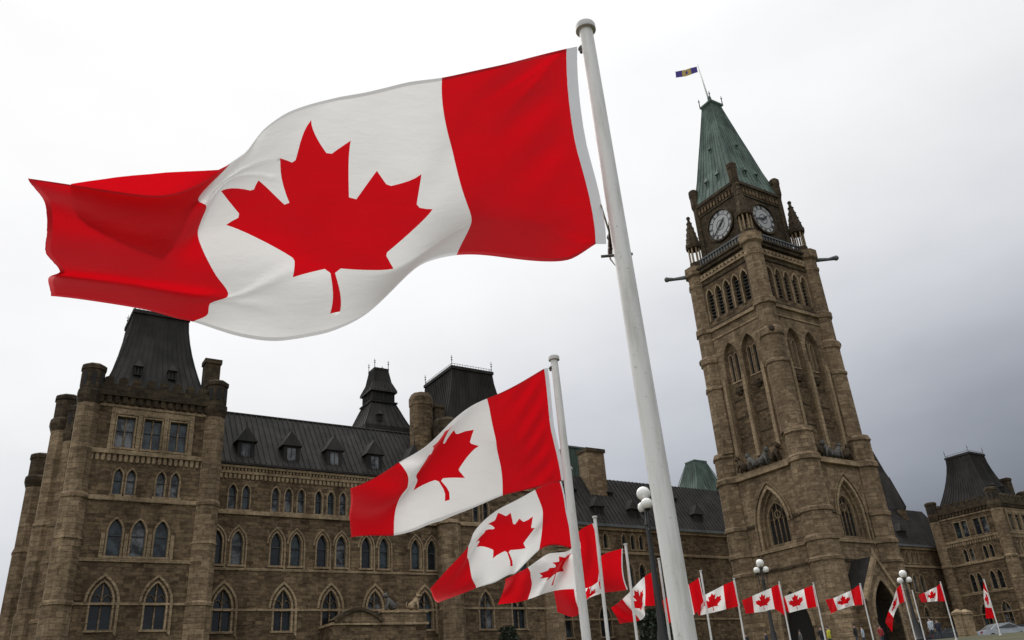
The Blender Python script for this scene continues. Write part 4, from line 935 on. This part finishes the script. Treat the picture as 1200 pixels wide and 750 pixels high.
def ed1(u, v):
    e = -0.075*sm(0.74, 1.0, v)*sm(0.0, 0.1, u)*(1-0.75*sm(0.75, 1, u))          # foot of the cloth curls in
    e += 0.05*math.sin(math.pi*v)*math.sin(2*math.pi*(u*1.1+0.05))*sm(0, 0.2, u)
    vc = 0.80+0.03*math.sin(11*u+0.4)                                          # crease low on the hoist side
    e -= 0.55*max(0.0, v-vc)*sm(0.02, 0.12, u)*(1-sm(0.26, 0.42, u))
    for u0, v0, du_, dv_, am, wd in ((0.755, 0.22, -0.20, -0.05, 0.013, 0.014), (0.755, 0.23, -0.16, 0.10, 0.010, 0.016), (0.75, 0.8, -0.2, -0.10, 0.012, 0.02), (0.75, 0.82, -0.16, 0.06, 0.010, 0.018), (0.01, 0.02, 0.2, 0.28, 0.007, 0.016), (0.01, 0.02, 0.2, 0.5, 0.007, 0.018), (0.01, 0.98, 0.2, -0.3, 0.007, 0.02), (0.58, 0.30, 0.12, -0.06, 0.010, 0.013), (0.26, 0.80, 0.2, -0.05, 0.010, 0.02)):
        L2 = (2*du_)**2+dv_**2; q = ((u-u0)*2*2*du_+(v-v0)*dv_)/L2
        dd = abs((u-u0)*2*dv_-(v-v0)*2*du_)/math.sqrt(L2)
        if -0.1 < q < 1.0: e += am*math.exp(-(dd/(wd*(0.5+q)))**2)*sm(-0.1, 0.05, q)*(1-sm(0.35, 1, q))
    e += 0.035*math.exp(-((v-0.80)/0.05)**2)*sm(0.74, 0.80, u)
    e -= 0.03*math.exp(-(((u-0.70)-0.25*(v-0.2))/0.035)**2)*(1-sm(0.45, 0.7, v))
    e += 0.012*math.sin(7*math.pi*(v*0.8+u*0.6))*sm(0.5, 0.9, u)
    e += 0.010*math.sin(2*math.pi*(4.2*v-6.5*u))*(1-sm(0.05, 0.24, u))*sm(0, 0.06, u)*(1-sm(.5, .8, v))
    e += 0.010*math.sin(2*math.pi*(4.2*u+2.2*v)+0.6)*sm(0.25, 0.45, u)*sm(0.45, 0.75, v)
    return e
tF = 2.83*1.0
def flap1(mb, tps, depth):
    """the upper fly corner, blown back behind the sheet: it shows above the fold and through the cloth"""
    top = [(266, 194), (256, 199), (238, 200), (215, 201), (195, 202), (175, 204), (156, 205.5), (137, 207.5), (120, 210), (105, 212), (92, 214), (83, 215.5)]
    bot = [(231, 238), (222, 250), (217, 262), (211, 275), (203, 290), (191, 303), (168, 295), (146, 286), (124, 275), (104, 264), (92, 254), (86, 240)]
    G = [(0.70+0.30*i/60, j/60) for i in range(61) for j in range(61)]; GP = tps(G); GD = np.array([depth(u, v, 0, 0) for u, v in G])
    R = 14; vs = []
    for j in range(R+1):
        q = j/R
        for (a, b), (c, d) in zip(top, bot):
            x, y = a+(c-a)*q, b+(d-b)*q+3*math.sin(math.pi*q)
            r2 = ((GP-np.array([x, y]))**2).sum(1); ix = np.argsort(r2)[:6]
            vs.append(ray(x, y)*(float(GD[ix].mean())+0.010+0.010*math.sin(math.pi*q)))
    n = len(top); mb.add(vs, [(j*n+i, j*n+i+1, (j+1)*n+i+1, (j+1)*n+i) for j in range(R) for i in range(n-1)], 'flag_red')
r0 = ray(664, 57); t_h = (r0[0]*p1.x+r0[1]*p1.y)/(r0[0]**2+r0[1]**2); FLAP_T = t_h*(1-0.10*0.85)+0.075
flag1, dep1, tps1 = flag_thing('huge red and white maple leaf flag streaming from the nearest pole, filling the upper left', lm1, p1, 128, 64, -0.10, [(0.035, 1.35, 0.5, 0.25)], head=12.5, extra_depth=ed1, lam=1.5e-5, flap=flap1)
clips(flag1, p1, [(679, 57), (715, 297)], t_h, 0.01)
mb = MB(); q = ray(716, 300); q = q*((q[0]*p1.x+q[1]*p1.y)/(q[0]**2+q[1]**2)); mb.tube([Vector((p1.x, p1.y, q[2]+0.0))+Vector((-0.05, 0.035, 0)), Vector((p1.x, p1.y, q[2]))+Vector((0.05, -0.035, 0))], 0.006, 'clip', 6); mb.build('cleat', pole1)
cq = ray(713, 292)*t_h; mb = MB(); mb.tube([tuple(cq), (cq[0]+0.004, cq[1], cq[2]-0.05), (cq[0]+0.02, cq[1]-0.01, cq[2]-0.085), (cq[0]+0.03, cq[1]-0.015, cq[2]-0.04), (p1.x-0.03, p1.y+0.02, cq[2]-0.02)], 0.004, 'rope', 6); mb.build('rope', flag1)

GL = 'white flagpoles in a row'
def leafy(**kw): return [(LM[a], b) for a, b in kw.items()]
# second pole and flag
pole2, p2 = make_pole('flagpole', (649, 420), 6.05, 0.0290, 'second white flagpole, left of the foreground pole, carrying the mid-sized flag', (687.5, 750), 1.12)
lm2 = [((0, 0), (637.5, 432)), ((0, .5), (645, 500)), ((0, 1), (658, 563)), ((.25, 0), (570.7, 467)), ((.25, .4), (581, 515)), ((.25, .7), (586.5, 545)), ((.25, 1), (589, 580.7)),
       ((.33, 0), (552.5, 475.7)), ((.44, 0), (526, 497)), ((.53, 0), (505, 518)), ((.75, 0), (467.4, 541.7)),
       (k['lobe'], (532, 504)), (k['up'], (555.4, 503.6)), (k['tip'], (561.3, 522.6)), (k['bot'], (545, 560)), (k['stt'], (515, 563)), (k['stb'], (524.6, 586)), (k['lbot'], (484.5, 574.8)), (k['notch'], (520, 520)), (k['ltip'], (488, 557)), (k['top'], (521, 506)),
       ((.75, .2), (477.5, 556)), ((.75, .45), (476.8, 573)), ((.75, 1), (461.6, 627.6)), ((.38, 1), (552.5, 596)), ((.5, 1), (517, 610.6)), ((.62, 1), (488, 620.9)),
       ((1, 0), (410, 572.5)), ((.88, 0), (437, 561)), ((1, .5), (409.5, 601)), ((1, 1), (411.5, 629.5)), ((.87, 1), (438, 627.6)), ((.88, .5), (440, 595))]
def ed2(u, v): return 0.05*math.sin(2*math.pi*(u*1.2+v*0.35))*sm(0, .2, u)+0.045*math.exp(-((u-0.62-0.35*(0.5-v))/0.06)**2)*(1-v)+0.03*math.sin(2*math.pi*(2.3*u+v))*sm(.7, .85, u)+0.01*math.sin(2*math.pi*(5*v-7*u))*(1-sm(.05, .25, u))*sm(0, .05, u)
flag2, *_ = flag_thing('mid-sized maple leaf flag on the second pole, its leaf half hidden by a fold', lm2, p2, 64, 32, -0.05, [(0.05, 1.5, 1.2, 0.2)], head=4.5, extra_depth=ed2, lam=1e-4)
r_ = ray(640, 433); clips(flag2, p2, [(643.5, 431), (661, 566)], (r_[0]*p2.x+r_[1]*p2.y)/(r_[0]**2+r_[1]**2), 0.01)
# third pole stands almost behind the second
pole3, p3 = make_pole('flagpole', (667, 549), 11.0, 0.029, 'third white flagpole, almost hidden behind the second one')
lm3 = [((0, 0), (656, 564.4)), ((0, .5), (663, 600)), ((0, 1), (669.6, 642.4)), ((.25, 0), (626.9, 574)), ((.25, .4), (636, 599)), ((.25, .7), (635.5, 617)), ((.25, 1), (631.7, 644.8)),
       ((.36, 0), (605, 586)), ((.54, 0), (574, 604)), ((.66, 0), (554.8, 624.4)), ((.75, 0), (548.8, 640))] + leafy(top=(583.6, 601), arm=(598.5, 601), notch=(602.4, 614.3), lobe=(608.8, 607.6), up=(624.5, 605.2), tip=(626.9, 618.4), bot=(616, 642.4), stt=(595, 646.5), stb=(599.7, 663.3), lbot=(577.6, 654.4), ltip=(558.4, 641.2)) + [
       ((.75, .25), (547.6, 653)), ((.75, .65), (552.4, 674.9)), ((.75, 1), (558, 689)), ((.38, 1), (605, 671)), ((.58, 1), (581, 682)), ((1, 0), (504.4, 689)), ((1, 1), (513, 706.5)), ((.87, 0), (526, 665)), ((.87, 1), (535, 698))]
flag3, *_ = flag_thing('maple leaf flag just below the mid-sized one, flying from a pole hidden behind the second', lm3, p3, 48, 24, -0.04, [(0.09, 1.4, 0.8, 0.15), (0.02, 3.2, 0, 0.4)], head=1.8, lam=1e-4)
# further poles up the slope
def dist_for(px):
    r = ray(*px); e = r[2]/math.hypot(r[0], r[1]); return None
FLG = [
 # top pixel, distance, label for pole, label for flag, marks, k, waves
 ((697, 606), 15.6, 'white flagpole just right of the second pole, vertical strip of red beside its top',
  'flag with a narrow slanting leaf, passing behind the second pole', [((0, 0), (694, 613.6)), ((0, 1), (700.5, 682)), ((.25, 0), (676, 626)), ((.25, .5), (680, 655)), ((.25, 1), (682, 690)), ((.36, 0), (669, 644)), ((.5, 0), (643.7, 648.4)), ((.75, 0), (618.5, 665)), ((.75, .4), (622, 677)), ((.75, 1), (618.5, 702.5)), ((.5, 1), (643.7, 694)), ((1, 0), (592, 678.5)), ((1, 1), (583.6, 708.5)), ((.87, 1), (605, 706))] + leafy(tip=(668, 652), ltip=(632, 678), stb=(647, 686), top=(655, 652)), -0.045, [(0.12, 1.3, 0.6, 0.2)]),
 ((733, 638), 20.0, 'white flagpole between second pole and lamp post, red panel hanging left of it',
  'drooping flag right of the second pole, its plain red panel hiding most of the white', [((0, 0), (728.5, 643)), ((0, 1), (734.5, 691)), ((.22, 0), (704, 652)), ((.25, .2), (701, 677)), ((.25, 1), (709, 694.5)), ((.12, 1), (722, 693)), ((.5, 0), (690, 681)), ((.5, 1), (689, 702)), ((.75, 0), (672, 685)), ((.75, 1), (680.5, 718)), ((1, 0), (648.5, 690)), ((1, 1), (653, 717)), ((.87, 1), (670, 723))], -0.06, [(0.14, 1.2, 1.0, 0.2)]),
 ((772, 655), 24.5, 'white flagpole partly hidden by the lamp post and the foreground pole',
  'flag twisted sideways in front of the lamp post, white corner hanging down', [((0, 0), (768.5, 668)), ((0, 1), (772, 708)), ((.25, 0), (755, 676)), ((.25, 1), (756, 710)), ((.12, 1), (764, 710)), ((.5, 0), (742, 689)), ((.5, 1), (756, 719)), ((.75, 0), (729.5, 702)), ((.75, 1), (750, 727)), ((1, 0), (716, 712)), ((1, 1), (726, 731))], -0.05, [(0.12, 1.2, 0.4, 0.2)]),
 ((821, 669), 28.8, 'white flagpole directly right of the foreground pole',
  'flag partly hidden behind the foreground pole, only its red hoist showing on the right', [((0, 0), (818.7, 677)), ((0, 1), (824.5, 705)), ((.25, 0), (807, 685)), ((.25, 1), (814, 720)), ((.5, 0), (796, 691)), ((.5, 1), (802, 724)), ((.75, 0), (786, 697)), ((.75, 1), (791, 728)), ((1, 0), (776, 704)), ((1, 1), (782, 731))], -0.03, [(0.1, 1.3, 0.4, 0.2)]),
 ((860, 678), 33.4, 'second white flagpole right of the foreground pole',
  'flag with its red fly end folded out of sight, overlapping the next pole', [((0, 0), (859, 681)), ((0, 1), (866.5, 710)), ((.25, 0), (847.5, 686)), ((.25, 1), (851, 714)), ((.5, 0), (834, 693)), ((.5, 1), (837, 717.5)), ((.75, 0), (822, 699.5)), ((.75, 1), (821, 721)), ((1, 0), (817, 704)), ((1, 1), (818, 721))], -0.03, [(0.1, 1.2, 0.9, 0.15)]),
 ((913, 682), 38.2, 'white flagpole just right of the lamp post that stands before the tower',
  'flag crossed by the dark lamp post in front of the tower base', [((0, 0), (912, 685)), ((0, 1), (919.5, 721)), ((.25, 0), (903.5, 689)), ((.25, 1), (908, 714)), ((.5, 0), (892, 694)), ((.5, 1), (896, 716.5)), ((.75, 0), (881.5, 698.5)), ((.75, 1), (884, 718)), ((1, 0), (869.5, 703.5)), ((1, 1), (874, 719.5))], -0.03, [(0.12, 1.1, 0.3, 0.15)]),
 ((953, 683), 41.2, 'white flagpole in front of the dark carriage arch of the tower',
  'flag showing its leaf flat and square before the dark carriage arch', [((0, 0), (952, 686)), ((0, 1), (957, 711)), ((.25, 0), (942, 690)), ((.25, 1), (946.5, 713)), ((.5, 0), (931, 694.5)), ((.5, 1), (935, 715.5)), ((.75, 0), (919.5, 699)), ((.75, 1), (925, 718)), ((1, 0), (917, 704)), ((1, 1), (921.5, 716))], -0.03, [(0.1, 1.2, 0.2, 0.15)]),
 ((1008, 684), 46.0, 'white flagpole left of the gabled tower porch',
  'flag stretched full length in front of the tower corner, leaf foreshortened', [((0, 0), (1007, 685.5)), ((0, 1), (1011, 708.5)), ((.25, 0), (997, 692)), ((.25, 1), (1001.5, 709.5)), ((.5, 0), (986.5, 696.5)), ((.5, 1), (991.5, 712)), ((.75, 0), (976.5, 701)), ((.75, 1), (981.5, 715.5)), ((1, 0), (967.5, 702.5)), ((1, 1), (974, 719))], -0.03, [(0.16, 1.2, 0.3, 0.15)]),
 ((1056, 683), 50.0, 'white flagpole in front of the porch arch beside the far lamp',
  'flag hanging almost limp before the porch arch of the tower', [((0, 0), (1055.5, 685)), ((0, 1), (1060, 705)), ((.25, 0), (1050.5, 691)), ((.25, 1), (1054, 708)), ((.5, 0), (1046.5, 704)), ((.5, 1), (1050.5, 714)), ((.75, 0), (1041.5, 716)), ((.75, 1), (1047, 724)), ((1, 0), (1037.5, 729)), ((1, 1), (1045.5, 741))], -0.02, [(0.2, 1.6, 0.3, 0.2)]),
 ((1102, 682), 54.0, 'white flagpole right of the far lamp, standing against the east wing',
  'small rippling flag right of the far lamp, against the east wing', [((0, 0), (1101.5, 684)), ((0, 1), (1107.5, 704.5)), ((.25, 0), (1097.5, 687.5)), ((.25, 1), (1099, 704.5)), ((.5, 0), (1091, 690.5)), ((.5, 1), (1093, 705)), ((.75, 0), (1083.5, 694.5)), ((.75, 1), (1087, 705.5)), ((1, 0), (1076, 697)), ((1, 1), (1080, 706))], -0.02, [(0.16, 1.3, 0.3, 0.15)]),
 ((1153, 679), 57.5, 'farthest white flagpole, rightmost, above the parked cars',
  'limp flag wrapped down its pole at the far right above the parked cars', [((0, 0), (1152.5, 681)), ((0, 1), (1156.5, 691)), ((.25, 0), (1152.5, 690)), ((.25, 1), (1158.5, 696)), ((.5, 0), (1153, 702)), ((.5, 1), (1160.5, 704)), ((.75, 0), (1154.5, 711.5)), ((.75, 1), (1162.5, 712.5)), ((1, 0), (1155.5, 725)), ((1, 1), (1165.5, 725))], -0.005, [(0.1, 2.2, 0.3, 0.3)]),
]
for i, (px, d, pl, fl, lm, kk, wv) in enumerate(FLG):
    po, pp = make_pole('flagpole', px, d, 0.031, pl)
    rv = random.Random(40+i); wv = [(wv[0][0]*rv.uniform(0.8, 1.5), rv.uniform(1.0, 1.9), rv.uniform(0, 6.28), rv.uniform(-0.3, 0.5)), (0.05+0.001*d, rv.uniform(2.4, 3.6), rv.uniform(0, 6.28), rv.uniform(-0.8, 0.8))]
    flag_thing(fl, lm, pp, 32 if i < 4 else 24, 16 if i < 4 else 12, kk, wv, head=max(0.8, 26/d), lam=2e-4)
# a pole whose flag is furled away, beside the far lamp
make_pole('flagpole', (1069, 692), 51.5, 0.031, 'bare white flagpole leaning close to the far lamp with no flag flying')

# flag and staff on top of the spire
TZ = T0+19.5; FX, FY = CX-0.7, CY+0.4
ft = thing('flagpole', (FX, FY, TZ), 'thin staff on top of the green spire of the clock tower', 'flagpole')
ftop = Vector(at(817.2, 75.5, d=math.hypot(FX, FY)-0.2))
mb = MB(); mb.tube([(FX, FY, TZ-0.3), ((FX+ftop.x)/2, (FY+ftop.y)/2, (TZ-0.3+ftop.z)/2), tuple(ftop)], [0.16, 0.13, 0.09], 'pole', 8); mb.build('staff', ft, True); mb = MB(); mb.lathe((FX, FY), [(0.34, TZ-0.1), (0.34, TZ+1.6), (0.2, TZ+1.9)], 8, 'copper'); mb.build('socket', ft)
shield = [(0.5+0.075*math.cos(2*math.pi*i/10), 0.5+0.26*math.sin(2*math.pi*i/10)) for i in range(10)]
flag_thing('small blue and gold banded flag flying above the green spire', [((0, 0), (816.6, 78)), ((0, 1), (817.8, 84.5)), ((.25, 0), (809, 79.8)), ((.25, 1), (810.5, 87)), ((.5, 0), (804, 81.5)), ((.5, 1), (805, 89)), ((.75, 0), (799, 82.5)), ((.75, 1), (800, 90)), ((1, 0), (791.3, 84)), ((1, 1), (792, 91))], Vector((ftop.x, ftop.y, 0)), 20, 10, -0.01, [(0.3, 1.2, 0.3, 0.1)], head=0, mats=('flag_gold', 'flag_blue'), leaf=False, emblem=shield, lam=1e-3, group=None)

# ------------------------------------------------------------------ street lamps with globe clusters
def lamp(px, d, label, rg_, turn=0.5):
    p = Vector(at(*px, d=d)); gz = ground_z(p.x, p.y)-0.03
    o = thing('street_lamp', (p.x, p.y, gz), label, 'street lamp', 'globe lamps along the drive')
    mb = MB(); zt = p.z-rg_*1.1
    mb.lathe((p.x, p.y), [(0.26, gz), (0.26, gz+0.25), (0.17, gz+0.35), (0.15, gz+1.1), (0.10, gz+1.3), (0.062, zt-0.7), (0.085, zt-0.68), (0.085, zt-0.6), (0.05, zt-0.55), (0.045, zt-0.1), (0.11, zt-0.06), (0.11, zt)], 12, 'iron'); mb.build('post', o, True, 40)
    g_ = MB(); g_.sphere((p.x, p.y, p.z), rg_, 'globe', 18, 12); g_.build('globe', o, True)
    for kx in range(2):
        a = kx*math.pi+turn; c = (p.x+0.23*math.cos(a), p.y+0.23*math.sin(a), p.z-rg_*1.7)
        g_ = MB(); g_.sphere(c, rg_*0.82, 'globe', 16, 10); g_.build('globe', o, True)
        b_ = MB(); b_.tube([(p.x, p.y, zt-0.75), (p.x+0.2*math.cos(a), p.y+0.2*math.sin(a), zt-0.85), (c[0], c[1], c[2]-rg_*1.0), (c[0], c[1], c[2]-rg_*0.7)], 0.028, 'iron', 6)
        b_.lathe((c[0], c[1]), [(0.05, c[2]-rg_*1.05), (0.10, c[2]-rg_*0.75), (0.09, c[2]-rg_*0.6)], 8, 'iron'); b_.build('bracket', o)
    return o
lamp((754, 578.5), 24.0, 'black street lamp with white globes close left of the foreground pole', 0.2, math.radians(62))
lamp((890.5, 660), 46.0, 'black street lamp with white globes in front of the tower base', 0.2, math.radians(-35))
lamp((1058, 672.5), 52.0, 'farthest black street lamp with white globes, before the tower porch', 0.2, math.radians(-40))

# ------------------------------------------------------------------ people, cars, gate posts and shrubs along the crest
for n_, c_ in (('skin', (0.42, 0.27, 0.2)), ('hair', (0.03, 0.022, 0.016)), ('coat_black', (0.015, 0.015, 0.018)), ('coat_navy', (0.02, 0.025, 0.05)), ('coat_hivis', (0.55, 0.55, 0.04)), ('coat_pale', (0.45, 0.5, 0.58)), ('coat_red', (0.3, 0.03, 0.03)), ('coat_grey', (0.12, 0.12, 0.12)), ('jeans', (0.035, 0.045, 0.07)), ('car_dark', (0.02, 0.022, 0.026)), ('car_silver', (0.34, 0.37, 0.40)), ('tyre', (0.012, 0.012, 0.012)), ('rim', (0.3, 0.3, 0.3)), ('lens', (0.5, 0.5, 0.48)), ('taillens', (0.3, 0.01, 0.01)), ('bush', (0.02, 0.03, 0.014)), ('bark', (0.04, 0.03, 0.022))):
    M[n_] = plain('mat_'+n_, c_, 0.3 if 'car' in n_ or 'lens' in n_ else 0.8, 0, 0.2, 3)
def person(px, d, label, coat, h=1.72, face=0.0, stride=0.12):
    p = at(*px, d=d); x, y = p[0], p[1]; z = ground_z(x, y)
    me = bpy.data.meshes.new('person'); s = h/1.72
    J = [(0, 0, .95, .14), (0, 0, 1.15, .135), (0, 0, 1.36, .15), (0, .0, 1.48, .065), (0, .02, 1.56, .075), (0, .02, 1.66, .088),
         (.17, 0, 1.40, .065), (.22, -.02, 1.15, .048), (.22, .06, .92, .036), (-.17, 0, 1.40, .065), (-.22, .02, 1.15, .048), (-.2, .10, .95, .036),
         (.09, 0, .88, .095), (.10, stride, .48, .062), (.10, stride*.7, .07, .045), (.10, stride*.7+.14, .04, .038), (-.09, 0, .88, .095), (-.10, -stride*.4, .48, .062), (-.10, -stride, .07, .045), (-.10, -stride+.14, .04, .038)]
    E = [(0, 1), (1, 2), (2, 3), (3, 4), (4, 5), (2, 6), (6, 7), (7, 8), (2, 9), (9, 10), (10, 11), (0, 12), (12, 13), (13, 14), (14, 15), (0, 16), (16, 17), (17, 18), (18, 19)]
    me.from_pydata([(a*s, b*s, c*s) for a, b, c, r in J], E, []); o = bpy.data.objects.new('person', me); C.objects.link(o)
    md = o.modifiers.new('skin', 'SKIN'); 
    if not me.skin_vertices: me.skin_vertices.new(name='skin')
    for i, sv in enumerate(me.skin_vertices[0].data): sv.radius = (J[i][3]*s, J[i][3]*s); sv.use_root = i == 0
    o.modifiers.new('sub', 'SUBSURF').levels = 1
    dg = bpy.context.evaluated_depsgraph_get(); new = bpy.data.meshes.new_from_object(o.evaluated_get(dg)); o.modifiers.clear(); o.data = new; bpy.data.meshes.remove(me)
    for k_ in (coat, 'jeans', 'skin'): new.materials.append(M[k_])
    for pl in new.polygons:
        c = pl.center/s; pl.use_smooth = True
        pl.material_index = 2 if c.z > 1.47 or (abs(c.x) > .17 and c.z < 0.99 and c.z > .8) else (1 if c.z < 0.84 else 0)
    o.location = (x, y, z); o.rotation_euler = (0, 0, face)
    tag(o, label, 'person', 'people walking at the foot of the tower')
    hb = MB(); hb.sphere((0, -0.012*s, 1.685*s), 0.098*s, 'hair', 10, 7, 1.0); ho = hb.build('hair', None, True); ho.parent = o
    return o
person((874, 748), 74, 'person in a dark coat left of the lamp post before the tower', 'coat_black', face=2)
person((897, 743), 76, 'person in a navy coat just right of the lamp post before the tower', 'coat_navy', 1.8, 1.0)
person((938, 746), 78, 'person in a grey jacket left of the pole at the carriage arch', 'coat_grey', face=0.3)
person((963, 745), 74, 'person in a black coat left of the yellow vest', 'coat_black', face=2.2)
person((972, 747), 76, 'person in a bright yellow vest at the foot of the tower', 'coat_hivis', face=1.2)
person((1003, 743), 78, 'person in a dark jacket left of the porch', 'coat_black', 1.8, 0.2)
person((1011, 742), 80, 'person in a pale blue jacket beside the porch', 'coat_pale', 1.7, 0.4)
person((1032, 741), 82, 'person in a red jacket before the porch door', 'coat_red', 1.72, 2.6)
person((1077, 730), 80, 'tall person in a black coat left of the furled pole', 'coat_black', 1.85, 0.4)
person((1089, 727), 80, 'person in a pale jacket right of the bare flagpole', 'coat_pale', 1.85, 1.4)
person((1098, 731), 82, 'person in a navy coat beside the dark parked car', 'coat_navy', 1.75, 2.0)

def car(px, d, rot, label, paint):
    p = at(*px, d=d); x, y = p[0], p[1]; z = ground_z(x, y)+0.01
    o = thing('parked_car', (x, y, z), label, 'car', 'cars parked beyond the lawn'); o.rotation_euler = (0, 0, rot)
    def mk(mb, name, par, sm_=False):
        q = mb.build(name, None, sm_, 35); q.parent = par; return q
    prof = [(-2.25, .35), (-2.3, .62), (-2.22, .86), (-1.45, .95), (-0.75, 1.40), (0.55, 1.43), (1.45, 1.0), (2.2, .92), (2.3, .6), (2.25, .32), (1.75, .3), (1.6, .52), (1.3, .58), (1.05, .3), (-1.05, .3), (-1.25, .58), (-1.55, .55), (-1.72, .3)]
    mb = MB(); n = len(prof); rings = []
    for yy, sc, up in ((-.88, .97, .0), (-.84, 1, 0), (.84, 1, 0), (.88, .97, 0)):
        rings.append([(a*sc, yy*(1 if zz < .97 else .80), zz) for a, zz in prof])
    mb.loft(rings, paint); b_ = mk(mb, 'body', o, True)
    g_ = MB()
    for sg in (-1, 1): g_.add([(-1.28, sg*.855, .98), (1.25, sg*.855, 1.02), (.48, sg*.712, 1.36), (-.68, sg*.712, 1.34)], [(0, 1, 2, 3)], 'glass_dark')
    g_.add([(-1.44, -.70, .985), (-1.44, .70, .985), (-.80, .64, 1.385), (-.80, -.64, 1.385)], [(0, 1, 2, 3)], 'glass_dark'); g_.add([(1.42, -.7, 1.035), (1.42, .7, 1.035), (.62, .64, 1.415), (.62, -.64, 1.415)], [(0, 1, 2, 3)], 'glass_dark'); mk(g_, 'window', b_)
    for a in (-1.4, 1.32):
        for sg in (-1, 1):
            w_ = MB(); R = [[(a+r*math.cos(2*math.pi*i/18), sg*yy, .32+r*math.sin(2*math.pi*i/18)) for i in range(18)] for r, yy in ((.30, .66), (.32, .68), (.32, .86), (.29, .885))]; w_.loft(R, 'tyre'); wo = mk(w_, 'wheel', o, True)
            r_ = MB(); R = [[(a+r*math.cos(2*math.pi*i/18), sg*yy, .32+r*math.sin(2*math.pi*i/18)) for i in range(18)] for r, yy in ((.2, .87), (.19, .895), (.06, .88))]; r_.loft(R, 'rim'); mk(r_, 'rim', wo)
    for sg in (-1, 1):
        h_ = MB(); h_.box(2.2, 2.3, sg*.62-.16, sg*.62+.16, .66, .8, 'lens'); mk(h_, 'headlight', o); h_ = MB(); h_.box(-2.3, -2.2, sg*.66-.14, sg*.66+.14, .68, .82, 'taillens'); mk(h_, 'tail_light', o)
    return o
car((1172, 735), 92, -0.5, 'silver parked car under the farthest flagpole', 'car_silver')
car((1196, 733), 98, -0.5, 'dark parked car at the right edge behind the silver one', 'car_dark')
car((1112, 736), 92, -0.45, 'dark parked car left of the two stone gate posts', 'car_dark')
for i, px in enumerate(((1127, 735), (1136, 735))):
    p = at(*px, d=86); z = ground_z(p[0], p[1])-0.05; o = thing('gate_post', (p[0], p[1], z), ['left of the two pale square stone gate posts by the parked cars', 'right of the two pale square stone gate posts by the parked cars'][i], 'gate post', 'pale gate posts')
    mb = MB(); zt = float(at(px[0], 715.5, d=86)[2]); mb.box(p[0]-.34, p[0]+.34, p[1]-.34, p[1]+.34, z, zt-.3, 'trim'); mb.build('shaft', o); mb = MB(); mb.box(p[0]-.42, p[0]+.42, p[1]-.42, p[1]+.42, zt-.3, zt-.1, 'trim'); mb.lathe((p[0], p[1]), [(.55, zt-.1), (.1, zt+.15)], 4, 'trim'); mb.build('cap', o)
def shrub(px, d, w, h, label, seed):
    rnd = random.Random(seed); p = at(*px, d=d); z = ground_z(p[0], p[1])
    o = thing('shrub', (p[0], p[1], z), label, 'shrub'); mb = MB()
    for i in range(1500):
        a = rnd.uniform(0, 6.283); q = rnd.random()**0.5; hh = rnd.random(); r = w*q*math.sqrt(max(0, 1-(hh*1.02-0.25)**2))*(0.8+0.3*math.sin(3*a+hh*7))
        c = Vector((p[0]+r*math.cos(a), p[1]+r*math.sin(a), z+h*hh)); d1 = Vector((rnd.uniform(-1, 1), rnd.uniform(-1, 1), rnd.uniform(-1, 1))).normalized()*0.16; d2 = d1.cross(Vector((rnd.random(), rnd.random(), rnd.random()))).normalized()*0.09
        mb.add([c-d1, c+d2, c+d1, c-d2], [(0, 1, 2, 3)], 'bush')
    mb.build('foliage', o); st = MB(); st.tube([(p[0], p[1], z-0.1), (p[0], p[1], z+h*.7)], [0.12, 0.03], 'bark', 6); st.build('stem', o)
shrub((768, 745), 60, 1.5, float(at(768, 722, d=60)[2])-1.9, 'dark shrub at the foot of the lamp left of the foreground pole', 3)
shrub((597, 748), 70, 1.0, float(at(597, 735, d=70)[2])-ground_z(*at(597, 735, d=70)[:2]), 'dark shrub against the wall below the ground floor windows', 5)
print('windows', NW[0], 'objects', len(bpy.data.objects))
